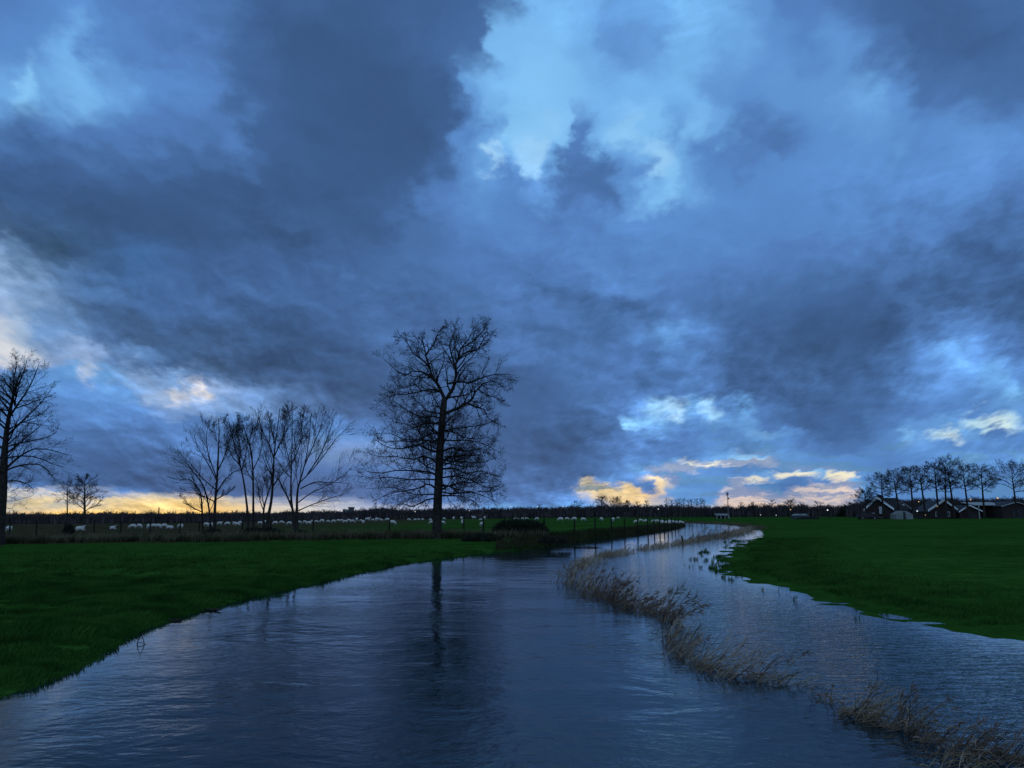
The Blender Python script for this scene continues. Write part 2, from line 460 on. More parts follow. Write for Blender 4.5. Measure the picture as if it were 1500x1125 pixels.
Y = (238, 210, 160); C = (242, 236, 212); P = (220, 206, 200); Lg = (172, 176, 184); G1 = (150, 170, 200); G2 = (185, 195, 212); SKY = [
 (0, [(0,.42),(60,.46),(100,.5),(200,.38),(300,.33),(400,.2),(500,.16),(600,.2),(700,.24),(742,.3),(772,.7),(850,.66),(900,.58),(950,.6),(1000,.7),(1060,.66),(1110,.52),(1150,.42),(1200,.42),(1250,.36),(1300,.25),(1400,.2),(1500,.28)]),
 (60, [(0,.5),(60,.5),(112,.68),(150,.47),(200,.42),(300,.36),(350,.22),(450,.14),(550,.16),(650,.24),(715,.3),(735,.72),(800,.75),(860,.66),(900,.54),(960,.56),(1000,.68),(1080,.62),(1130,.52),(1180,.45),(1230,.54),(1280,.35),(1330,.2),(1420,.2),(1500,.25)]),
 (130, [(0,.62),(25,.66),(45,.8),(70,.64),(120,.72),(160,.6),(230,.48),(300,.44),(350,.22),(430,.16),(550,.13),(640,.17),(665,.3),(685,.58),(720,.72),(760,.78),(800,.76),(900,.68),(1000,.7),(1050,.56),(1100,.52),(1150,.55),(1220,.55),(1280,.64),(1310,.52),(1350,.32),(1420,.29),(1500,.3)]),
 (200, [(0,.3),(100,.38),(200,.38),(300,.34),(345,.42),(380,.2),(500,.15),(600,.13),(645,.2),(670,.5),(690,.46),(720,.6),(740,.8),(790,.82),(825,.78),(838,.45),(855,.42),(875,.7),(920,.82),(960,.75),(990,.6),(1020,.74),(1060,.62),(1100,.4),(1130,.36),(1200,.5),(1280,.56),(1350,.48),(1420,.52),(1500,.5)]),
 (230, [(0,.2),(100,.26),(200,.28),(300,.25),(345,.28),(400,.17),(500,.15),(600,.15),(640,.25),(680,.52),(705,.62),(722,.88),(742,.7),(770,.85),(800,.86),(820,.66),(835,.38),(870,.38),(890,.6),(930,.66),(960,.85),(1000,.66),(1040,.48),(1090,.42),(1150,.5),(1250,.52),(1350,.48),(1420,.52),(1500,.47)]),
 (262, [(0,.15),(100,.2),(200,.18),(300,.15),(400,.15),(500,.15),(600,.18),(650,.4),(700,.55),(735,.45),(755,.5),(772,.84),(795,.86),(810,.6),(835,.3),(880,.32),(915,.52),(940,.5),(962,.84),(985,.8),(1010,.64),(1060,.5),(1150,.5),(1250,.5),(1350,.48),(1420,.5),(1500,.4)]),
 (290, [(0,.15),(100,.14),(200,.14),(350,.15),(500,.15),(600,.22),(640,.42),(700,.52),(760,.45),(795,.55),(830,.3),(890,.32),(920,.55),(950,.72),(975,.78),(1000,.66),(1060,.5),(1150,.48),(1250,.47),(1350,.46),(1420,.46),(1500,.34)]),
 (330, [(0,(60,86,124)),(60,(50,76,112)),(150,.11),(250,.12),(350,.15),(450,.15),(550,.16),(610,.32),(680,.44),(750,.46),(820,.4),(870,.4),(930,.5),(1000,.5),(1100,.47),(1200,.45),(1300,.44),(1400,.38),(1500,.26)]),
 (380, [(0,(118,148,190)),(30,(84,112,150)),(70,(56,80,112)),(130,(54,82,122)),(200,(58,92,142)),(300,.18),(400,.2),(500,.19),(600,.29),(700,.38),(800,.4),(900,.42),(1000,.45),(1100,.4),(1200,.37),(1300,.3),(1400,.22),(1500,.19)]),
 (440, [(0,(142,170,208)),(40,(116,148,192)),(90,(86,118,164)),(160,(72,106,156)),(240,.22),(300,.2),(400,.22),(500,.22),(600,.25),(700,.3),(800,.34),(900,.32),(1000,.34),(1100,.29),(1200,.23),(1300,.18),(1400,.14),(1500,.12)]),
 (490, [(0,(190,200,215)),(25,(160,182,210)),(70,(104,140,190)),(140,(74,106,154)),(200,(60,88,130)),(290,(52,78,118)),(400,(52,80,122)),(500,.18),(600,.2),(700,.25),(800,.29),(900,.33),(940,.46),(985,.55),(1020,.42),(1080,.22),(1200,.14),(1300,.16),(1350,.25),(1400,.42),(1450,.36),(1500,.24)]),
 (520, [(0,(206,208,214)),(40,(186,196,212)),(70,(130,158,200)),(110,(136,164,206)),(170,(92,126,176)),(250,(66,98,144)),(320,(52,76,114)),(400,(48,72,110)),(500,(54,82,126)),(600,.18),(700,.23),(800,.27),(900,.34),(950,.4),(1000,.46),(1050,.3),(1100,.17),(1200,.12),(1290,.18),(1350,.42),(1390,.58),(1440,.5),(1500,.34)]),
 (550, [(0,.52),(60,.52),(100,.6),(120,(166,186,216)),(145,.6),(200,(130,164,210)),(250,(110,144,192)),(300,(78,110,156)),(400,(58,86,130)),(500,(54,82,126)),(600,.17),(700,.21),(800,.21),(900,.33),(960,.4),(1010,.45),(1050,.3),(1100,.15),(1200,.13),(1270,.22),(1340,.45),(1400,.52),(1460,.6),(1500,.5)]),
 (576, [(0,.48),(100,.5),(180,.54),(235,(148,174,212)),(255,(192,198,212)),(275,(160,178,208)),(292,(204,202,206)),(310,(130,158,200)),(380,(86,118,166)),(450,(66,96,142)),(500,(58,86,130)),(600,.18),(700,.21),(800,.2),(880,.28),(950,.36),(1010,.45),(1050,.3),(1100,.17),(1200,.14),(1280,.28),(1340,.48),(1400,.5),(1460,.56),(1490,.72),(1500,.6)]),
 (600, [(0,.44),(100,.46),(200,.5),(280,(124,158,206)),(330,(112,146,196)),(430,(78,110,158)),(500,(66,96,144)),(560,.22),(640,.2),(720,.22),(800,.22),(870,.18),(915,.26),(940,.5),(962,.84),(995,.9),(1015,.62),(1042,.86),(1062,.5),(1090,.6),(1112,.36),(1170,.2),(1250,.24),(1330,.4),(1420,.46),(1470,.54),(1500,.58)]),
 (622, [(0,.4),(100,.42),(200,.42),(300,.42),(400,.42),(500,.44),(550,.34),(640,.22),(720,.2),(800,.2),(870,.14),(908,.2),(924,.8),(945,.76),(970,.56),(1020,.5),(1060,.58),(1092,.6),(1120,.4),(1180,.19),(1250,.24),(1310,.42),(1345,.55),(1400,.58),(1430,(176,214,232)),(1470,(202,226,230)),(1488,(170,208,232)),(1500,.55)]),
 (636, [(0,.32),(100,.33),(200,.3),(300,.41),(400,.42),(500,.48),(550,.42),(640,.24),(720,.2),(790,.17),(850,.14),(890,.18),(920,.42),(960,.5),(1000,.42),(1050,.5),(1085,.55),(1125,.66),(1145,.5),(1200,.24),(1260,.3),(1310,.5),(1330,.72),(1350,.56),(1368,(168,206,228)),(1395,(200,224,228)),(1415,.6),(1450,.4),(1500,.45)]),
 (655, [(0,.3),(100,.3),(200,.26),(300,.36),(400,.4),(500,(112,148,204)),(550,(106,142,198)),(610,.34),(680,.23),(760,.17),(830,.15),(870,.2),(930,.34),(1000,.38),(1040,.48),(1090,.46),(1150,.5),(1180,.4),(1240,.34),(1290,.45),(1340,.54),(1400,.47),(1450,.5),(1500,.48)]),
 (671, [(0,.27),(100,.25),(200,.23),(300,.26),(400,.35),(500,(100,134,188)),(560,(92,126,180)),(640,.3),(720,.22),(790,.17),(830,.22),(890,.33),(960,.4),(1020,.5),(1050,.6),(1085,.85),(1120,.7),(1140,.55),(1200,.5),(1260,.5),(1300,.42),(1360,.5),(1430,.52),(1500,.5)]),
 (678, [(0,.26),(100,.24),(200,.22),(300,.23),(400,.32),(500,(92,124,178)),(560,(88,120,174)),(640,.3),(720,.22),(800,.18),(850,.28),(900,.38),(960,.46),(985,.6),(1010,(220,222,212)),(1050,C),(1090,C),(1122,(230,228,210)),(1138,.56),(1200,.52),(1262,.5),(1300,.42),(1360,.5),(1430,.52),(1500,.5)]),
 (687, [(0,.25),(100,.23),(200,.21),(300,.21),(400,.28),(500,.38),(560,.4),(640,.33),(720,.24),(800,.2),(850,.28),(900,.4),(945,.5),(964,(216,218,206)),(985,C),(1003,(216,216,206)),(1025,.52),(1090,.46),(1140,.48),(1172,.7),(1195,.75),(1225,.62),(1262,.52),(1300,.42),(1370,.5),(1430,.52),(1500,.5)]),
 (695, [(0,.24),(100,.22),(200,.2),(300,.2),(400,.26),(500,.34),(560,.38),(640,.33),(720,.25),(800,.22),(840,.24),(900,.42),(950,.52),(1000,.5),(1080,.5),(1120,.6),(1142,(236,232,212)),(1170,C),(1185,(230,226,206)),(1200,.66),(1215,(240,232,200)),(1252,C),(1261,.55),(1300,.42),(1370,.48),(1430,.5),(1500,.48)]),
 (703, [(0,.24),(100,.22),(200,.2),(300,.2),(400,.24),(500,.32),(560,.36),(640,.34),(720,.26),(800,.23),(845,.27),(858,(206,190,160)),(872,.55),(930,.44),(965,(232,212,170)),(985,(190,190,200)),(1000,.5),(1062,.52),(1080,(226,222,206)),(1108,C),(1126,.55),(1165,.4),(1190,.5),(1212,.46),(1238,(226,216,202)),(1254,.7),(1268,.46),(1370,.48),(1500,.48)]),
 (711, [(0,(150,160,182)),(40,.4),(90,.26),(200,.2),(300,.19),(400,.22),(500,.3),(560,.35),(640,.34),(720,.28),(800,.26),(846,.3),(860,(236,206,150)),(885,(232,208,160)),(898,.48),(915,(222,200,160)),(928,.4),(945,.36),(956,.42),(966,Y),(982,(200,194,194)),(1000,.5),(1062,.52),(1074,(216,210,200)),(1090,.5),(1150,.38),(1176,.44),(1195,(206,196,196)),(1243,P),(1256,.66),(1272,.47),(1370,.47),(1500,.47)]),
 (718, [(0,Lg),(80,(168,172,184)),(140,(150,158,180)),(180,.42),(230,.22),(300,.19),(400,.21),(500,.28),(560,.34),(640,.34),(720,.3),(800,.28),(838,.36),(852,(226,200,156)),(880,(240,212,152)),(905,Y),(925,(244,210,146)),(938,.42),(955,.4),(968,(226,204,176)),(985,.6),(1050,.52),(1066,(200,194,198)),(1090,(206,194,194)),(1110,.52),(1150,.42),(1172,(206,194,196)),(1245,(224,204,192)),(1260,.6),(1275,.48),(1370,.47),(1500,.47)]),
 (725, [(0,(186,184,182)),(60,(200,192,178)),(120,(176,178,184)),(190,(184,180,178)),(235,(200,188,170)),(275,(160,160,176)),(320,.24),(400,.22),(500,.28),(560,.34),(640,.35),(720,.32),(800,.3),(840,.44),(856,(176,184,204)),(880,(222,200,164)),(910,Y),(940,(240,206,150)),(962,(200,186,180)),(985,.56),(1048,.54),(1062,(212,196,192)),(1110,(216,198,192)),(1140,.56),(1165,(210,196,194)),(1246,(222,202,190)),(1262,.56),(1280,.49),(1370,.48),(1500,.47)]),
 (733, [(0,(190,184,172)),(50,(226,204,154)),(110,(188,182,174)),(170,(214,194,152)),(215,(226,202,152)),(280,(238,206,142)),(305,(226,200,150)),(335,(196,188,178)),(400,(170,174,186)),(470,(172,176,190)),(520,(140,156,190)),(560,.4),(640,.4),(720,.35),(800,.34),(850,.5),(880,(160,174,204)),(905,(228,200,156)),(935,(240,208,154)),(965,(186,182,190)),(1000,.55),(1046,.56),(1060,(218,198,190)),(1150,(222,202,190)),(1246,(218,200,192)),(1264,.56),(1280,.5),(1400,.48),(1500,.48)]),
 (744, [(0,(196,186,168)),(50,(222,202,162)),(110,(228,200,152)),(200,(242,204,132)),(300,(240,200,130)),(340,(236,204,146)),(400,(212,204,192)),(480,(202,204,208)),(560,(176,190,214)),(640,(150,170,206)),(720,.55),(800,.55),(870,.58),(910,(196,188,182)),(945,(206,196,178)),(985,(150,170,206)),(1040,(158,174,206)),(1068,(220,198,188)),(1150,(222,202,190)),(1235,(216,200,192)),(1256,(160,176,206)),(1280,.52),(1400,.5),(1500,.5)]),
 (753, [(0,(210,186,150)),(100,(250,204,120)),(300,(248,196,104)),(400,(216,204,184)),(560,(180,190,210)),(720,.6),(870,.6),(945,(220,200,172)),(1040,(170,180,206)),(1150,(222,200,186)),(1256,(160,176,206)),(1400,.5),(1500,.5)]),
]


def build_world():
    w = bpy.data.worlds.new('World'); scene.world = w
    w.use_nodes = True
    nt = w.node_tree; nt.nodes.clear()
    N = nt.nodes.new; L = nt.links.new
    out = N('ShaderNodeOutputWorld'); bg = N('ShaderNodeBackground'); L(bg.outputs[0], out.inputs[0])
    tc = N('ShaderNodeTexCoord'); D = tc.outputs['Generated']

    def m(op, a, b=None, c=None, clamp=False):
        x = N('ShaderNodeMath'); x.operation = op; x.use_clamp = clamp
        for i, v in enumerate((a, b, c)):
            if v is None: continue
            if isinstance(v, (int, float)): x.inputs[i].default_value = v
            else: L(v, x.inputs[i])
        return x.outputs[0]

    def dot(v):
        x = N('ShaderNodeVectorMath'); x.operation = 'DOT_PRODUCT'; L(D, x.inputs[0]); x.inputs[1].default_value = tuple(v)
        return x.outputs['Value']

    def comb(x, y, z=0.0):
        c = N('ShaderNodeCombineXYZ')
        for i, v in enumerate((x, y, z)):
            if isinstance(v, (int, float)): c.inputs[i].default_value = v
            else: L(v, c.inputs[i])
        return c.outputs[0]

    def nz(vec, scale, detail, rough=.55, dist=0.0, lac=2.0):
        n = N('ShaderNodeTexNoise'); n.inputs['Scale'].default_value = scale; n.inputs['Detail'].default_value = detail
        n.inputs['Roughness'].default_value = rough; n.inputs['Distortion'].default_value = dist; n.inputs['Lacunarity'].default_value = lac
        L(vec, n.inputs['Vector']); return n

    def mr(v, a, b, c, d, smooth=False):
        x = N('ShaderNodeMapRange'); x.clamp = True
        if smooth: x.interpolation_type = 'SMOOTHSTEP'
        L(v, x.inputs[0])
        for i, q in enumerate((a, b, c, d)): x.inputs[i + 1].default_value = q
        return x.outputs[0]

    def mixc(f, a, b, mode='MIX'):
        x = N('ShaderNodeMix'); x.data_type = 'RGBA'; x.blend_type = mode
        for i, v in ((0, f), (6, a), (7, b)):
            if isinstance(v, (int, float)): x.inputs[i].default_value = v
            elif isinstance(v, tuple): x.inputs[i].default_value = (*v, 1)
            else: L(v, x.inputs[i])
        return x.outputs[2]

    # sky chart: tangent coordinates about the western evening sky (world directions)
    df = m('MAXIMUM', dot(FWD), .05)
    U = m('DIVIDE', dot(RGT), df); V = m('DIVIDE', dot(UPV), df)
    h = m('MAXIMUM', m('ADD', V, .165), 0.0)                   # above the horizon
    # foreshortened cloud coordinates
    cu = m('DIVIDE', m('MULTIPLY', U, 1.35), m('ADD', h, .42)); cv = m('MULTIPLY', m('LOGARITHM', m('ADD', h, .20), 2.718), 1.25)
    CV = comb(cu, cv)
    # domain warp, calmer toward the horizon
    def warp(scale, detail, amp_lo, amp_hi, seed):
        n = nz(comb(m('ADD', cu, seed), cv, seed), scale, detail, .55)
        s = N('ShaderNodeSeparateColor'); L(n.outputs['Color'], s.inputs[0])
        a = mr(h, 0.0, .35, amp_lo, amp_hi)
        return m('MULTIPLY', m('SUBTRACT', s.outputs[0], .5), a), m('MULTIPLY', m('SUBTRACT', s.outputs[1], .5), a)
    w1u, w1v = warp(2.6, 3.0, .012, .050, 1.7)
    w2u, w2v = warp(9.0, 7.0, .026, .10, 5.1)
    w3u, w3v = warp(28.0, 6.0, .024, .040, 9.4)
    u = m('ADD', m('ADD', m('ADD', U, w1u), w2u), w3u)
    v = m('ADD', V, m('ADD', m('ADD', m('MULTIPLY', w1v, .7), w2v), w3v))
    v = m('ADD', v, m('MULTIPLY', m('SUBTRACT', V, v), mr(h, .0, .14, .68, 0.0)))
    fac = m('DIVIDE', m('ADD', u, .75), 1.5, clamp=True)
    prev = None; pv = None
    for y, stops in SKY:
        r = N('ShaderNodeValToRGB'); cr = r.color_ramp; cr.interpolation = 'EASE'
        pts = [((( x - 750) / FPX + .75) / 1.5, lin(pal(c) if not isinstance(c, tuple) else ((c[0], c[1] + 2, c[2]) if c[2] > c[0] + 30 and c[2] < 200 else c))) for x, c in stops]
        while len(pts) > 32:            # a ramp holds 32 stops: drop the one that matters least
            err = [sum(abs(pts[i][1][k] - .5 * (pts[i - 1][1][k] + pts[i + 1][1][k])) for k in range(3)) for i in range(1, len(pts) - 1)]
            pts.pop(1 + err.index(min(err)))
        while len(cr.elements) < len(pts): cr.elements.new(.5)
        for i, (pp, cc) in enumerate(pts):
            cr.elements[i].position = pp; cr.elements[i].color = (*cc, 1)
        L(fac, r.inputs[0])
        vv = (562.5 - y) / FPX
        if prev is None: prev = r.outputs[0]
        else: prev = mixc(mr(v, pv, vv, 0.0, 1.0, True), prev, r.outputs[0])
        pv = vv
    col = prev
    # cloud texture: soft billows and finer shreds
    def relief(vec, off, scale, detail, rough, dist):
        # billows lit from the bright gap: the density here against the density a step toward the light
        a = nz(vec, scale, detail, rough, dist)
        o = N('ShaderNodeVectorMath'); o.operation = 'ADD'; L(vec, o.inputs[0]); o.inputs[1].default_value = off
        b = nz(o.outputs[0], scale, detail, rough, dist)
        return a.outputs[0], m('SUBTRACT', a.outputs[0], b.outputs[0])
    wv = comb(m('ADD', cu, m('MULTIPLY', w2u, 1.6)), m('ADD', cv, m('MULTIPLY', w2v, 1.6)), .0)
    n1, e1 = relief(wv, (.05, .07, 0), 3.0, 9.0, .56, .1)
    wv2 = comb(m('ADD', cu, w2u), m('ADD', m('MULTIPLY', cv, 1.15), w2v), 3.3)
    n2, e2 = relief(wv2, (.018, .026, 0), 9.0, 8.0, .60, .1)
    big = nz(comb(cu, cv, 7.7), 1.3, 3.0, .5).outputs[0]
    wisp = mr(big, .42, .62, .10, .95)                          # calm veils here, broken billows there
    rel = m('MULTIPLY', m('ADD', m('MULTIPLY', e1, 1.2), m('MULTIPLY', e2, 1.0)), mr(h, .06, .34, 1.7, 1.0))
    den = m('ADD', m('MULTIPLY', m('SUBTRACT', n1, .5), .6), m('MULTIPLY', m('SUBTRACT', n2, .5), .3))
    t = m('ADD', m('MULTIPLY', m('ADD', den, rel), wisp), m('MULTIPLY', m('SUBTRACT', big, .5), .5))
    # thin grey bars of cloud across the low glow
    bar = nz(comb(m('MULTIPLY', m('ADD', U, m('MULTIPLY', w1u, 3.0)), 9.0), m('MULTIPLY', m('ADD', v, m('MULTIPLY', w2u, .25)), 70.0), 2.2), 1.0, 6.0, .58, .3).outputs[0]
    barf = m('MULTIPLY', mr(bar, .46, .57, 0.0, .85, True), m('MULTIPLY', mr(h, .075, .12, 1.0, 0.0, True), mr(h, .004, .02, .35, 1.0)))
    col = mixc(barf, col, mixc(1.0, col, lin((112, 138, 182)), 'DARKEN'))
    gain = m('EXPONENT', m('MULTIPLY', t, 1.0))
    col = mixc(1.0, col, gain, 'MULTIPLY')

    # rest of the dome, outside the charted part: broken evening cloud over a clear sky
    st = N('ShaderNodeTexSky'); st.sky_type = 'NISHITA'; st.sun_disc = False
    st.sun_elevation = R(1.5); st.sun_rotation = R(-12); st.altitude = 10
    sn = mixc(1.0, st.outputs[0], (.09, .09, .09), 'MULTIPLY')
    g1 = nz(D, 2.4, 6.0, .58, .5)
    cl = N('ShaderNodeValToRGB'); e = cl.color_ramp.elements
    e[0].position = .3; e[0].color = (*lin((70, 104, 156)), 1); e[1].position = .7; e[1].color = (*lin((176, 200, 226)), 1)
    x = cl.color_ramp.elements.new(.5); x.color = (*lin((112, 152, 204)), 1)
    L(g1.outputs[0], cl.inputs[0])
    gen = mixc(mr(g1.outputs[0], .45, .62, .95, .6), sn, cl.outputs[0])
    g2 = nz(D, 9.0, 7.0, .6, .2).outputs[0]
    lift = m('MULTIPLY', mr(dot(FWD), -.2, .62, 1.38, .50), m('EXPONENT', m('MULTIPLY', m('SUBTRACT', g2, .5), 1.1)))  # unseen sky behind the camera brightened as added fill light on the land
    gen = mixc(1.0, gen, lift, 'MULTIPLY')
    gen = mixc(1.0, gen, (1.0, .98, .94), 'MULTIPLY')
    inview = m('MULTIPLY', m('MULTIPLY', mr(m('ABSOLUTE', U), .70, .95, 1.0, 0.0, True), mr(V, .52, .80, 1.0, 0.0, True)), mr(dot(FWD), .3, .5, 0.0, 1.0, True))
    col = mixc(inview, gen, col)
    # a breath of the clear sky glow over everything
    col = mixc(.008, col, sn, 'ADD')
    hs = N('ShaderNodeHueSaturation'); hs.inputs['Saturation'].default_value = 1.0; hs.inputs['Value'].default_value = 1.03; L(col, hs.inputs['Color']); col = hs.outputs[0]
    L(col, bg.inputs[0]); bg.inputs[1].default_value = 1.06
    w.cycles.sampling_method = 'MANUAL'; w.cycles.sample_map_resolution = 1024


build_world()
sun_d = bpy.data.lights.new('sun', 'SUN'); sun_d.energy = .003; sun_d.angle = R(30); sun_d.color = (1, .8, .6)
sun = bpy.data.objects.new('sun', sun_d); COL.objects.link(sun)
sun.rotation_euler = Vector((-.2, 1, .03)).to_track_quat('Z', 'Y').to_euler()

# ------------------------------------------------------------------ tubes and trees
def tubes_mesh(name, polys, sides=lambda r: 3 if r < .035 else (5 if r < .12 else 9)):
    """polys: list of (points, radii); all become one mesh of tapered tubes"""
    groups = {}
    for pts, rad in polys:
        groups.setdefault((len(pts), sides(max(rad))), []).append((pts, rad))
    VV, FF, base = [], [], 0
    for (n, s), lst in groups.items():
        Pm = np.array([[tuple(q) for q in p] for p, r in lst], np.float64); Rm = np.array([r for p, r in lst])
        T = np.gradient(Pm, axis=1); T /= np.maximum(np.linalg.norm(T, axis=2, keepdims=True), 1e-9)
        ref = np.where(np.abs(T[:, :1, 2:3]) > .8, np.array([1.0, .1, 0]), np.array([.1, .05, 1.0]))
        A = np.cross(T, np.broadcast_to(ref, T.shape)); A /= np.maximum(np.linalg.norm(A, axis=2, keepdims=True), 1e-9)
        B = np.cross(T, A)
        an = 2 * math.pi * np.arange(s) / s
        ring = Pm[:, :, None, :] + Rm[:, :, None, None] * (np.cos(an)[None, None, :, None] * A[:, :, None, :] + np.sin(an)[None, None, :, None] * B[:, :, None, :])
        m = len(lst)
        idx = base + np.arange(m * n * s).reshape(m, n, s)
        a = idx[:, :-1, :]; b = np.roll(idx, -1, axis=2)[:, :-1, :]; c = np.roll(idx, -1, axis=2)[:, 1:, :]; d = idx[:, 1:, :]
        FF.append(np.stack([a, b, c, d], -1).reshape(-1, 4)); VV.append(ring.reshape(-1, 3)); base += m * n * s
    return np_mesh(name, np.concatenate(VV), np.concatenate(FF), True)


def perp(t, r):
    a = Vector((r.uniform(-1, 1), r.uniform(-1, 1), r.uniform(-1, 1)))
    q = a - t * a.dot(t)
    return q.normalized() if q.length > 1e-4 else Vector((1, 0, 0))


def poly_at(pts, t):
    f = t * (len(pts) - 1); i = min(int(f), len(pts) - 2); k = f - i
    return pts[i].lerp(pts[i + 1], k), (pts[i + 1] - pts[i]).normalized(), i, k


def sprout(out, pts, rad, level, p, r):
    """side branches along a branch; p: per-level settings"""
    if level >= len(p['n']): return
    length = sum((pts[i + 1] - pts[i]).length for i in range(len(pts) - 1))
    n = p['n'][level]
    n = max(1, int(n * r.uniform(.75, 1.25)))
    for k in range(n):
        t = p['t0'][level] + (1 - p['t0'][level]) * (k + r.random()) / n
        t = min(t, .995)
        q, tan, i, f = poly_at(pts, t)
        ang = R(r.gauss(p['ang'][level], 9))
        dr = (tan * math.cos(ang) + perp(tan, r) * math.sin(ang)).normalized()
        ln = length * p['ratio'][level] * (1.12 - .62 * t) * r.uniform(.65, 1.25)
        rr = max(p['rmin'], (rad[i] * (1 - f) + rad[i + 1] * f) * p['rr'])
        branch(out, q, dr, ln, rr, level, p, r)


def branch(out, q, dr, ln, rr, level, p, r):
    np_ = p['pts'][level]
    step = ln / (np_ - 1)
    pts = [q.copy()]; d = dr.copy(); w = p['wig']
    for i in range(np_ - 1):
        d = (d + Vector((r.gauss(0, w), r.gauss(0, w), r.gauss(0, w) + p['up'])) * 1.0).normalized()
        pts.append(pts[-1] + d * step)
    rad = [max(p['rmin'] * .7, rr * (1 - .7 * i / (np_ - 1))) for i in range(np_)]
    out.append((pts, rad))
    sprout(out, pts, rad, level + 1, p, r)


OAK = dict(n=(9, 6, 5), t0=(.18, .15, .15), ang=(52, 50, 45), ratio=(.42, .5, .55), pts=(5, 4, 4), rr=.55, rmin=.010, wig=.20, up=.05)
ASH = dict(n=(12, 7, 4), t0=(.15, .15, .12), ang=(34, 31, 30), ratio=(.44, .58, .58), pts=(5, 4, 3), rr=.45, rmin=.006, wig=.065, up=.07)


def smooth_path(pts, n):
    """resample a polyline of Vectors with a Catmull-Rom curve"""
    P_ = [pts[0] * 2 - pts[1]] + list(pts) + [pts[-1] * 2 - pts[-2]]
    out = []
    for k in range(n):
        f = k / (n - 1) * (len(pts) - 1); i = min(int(f), len(pts) - 2); t = f - i
        a, b, c, d = P_[i], P_[i + 1], P_[i + 2], P_[i + 3]
        out.append(.5 * (2 * b + (c - a) * t + (2 * a - 5 * b + 4 * c - d) * t * t + (3 * b - a - 3 * c + d) * t ** 3))
    return out


def px_path(pix, depth, spread, r, n=7, start=None):
    """branch traced in the photo, given its own course in depth"""
    s = r.uniform(-spread, spread) if spread else 0
    k = len(pix) - 1
    pts = [at_y(x, y, depth + s * (i / k) ** 1.1) for i, (x, y) in enumerate(pix)]
    return smooth_path(pts, n)


def make_tree(name, label, cat, trunk_pts, trunk_rad, limbs, prm, r, group=None, bark='bark', twig='twig', extra=None):
    """limbs: list of (points, r0, r1); trunk and limbs in world space"""
    base = trunk_pts[0].copy()
    root = empty(name, base, label, cat, group)
    tr = [([q - base for q in trunk_pts], trunk_rad)]
    # root flare
    f = MB()
    me = tubes_mesh('trunk', tr, lambda r_: 12)
    link_mesh('trunk', me, MAT[bark], root)
    out = []
    for pts, r0, r1, *lp in limbs:
        pts = [q - base for q in pts]
        rad = [r0 + (r1 - r0) * i / (len(pts) - 1) for i in range(len(pts))]
        out.append((pts, rad))
        sprout(out, pts, rad, 0, lp[0] if lp else prm, r)
    if extra: extra(out, base)
    link_mesh('crown', tubes_mesh('crown', out), MAT[twig], root)
    return root


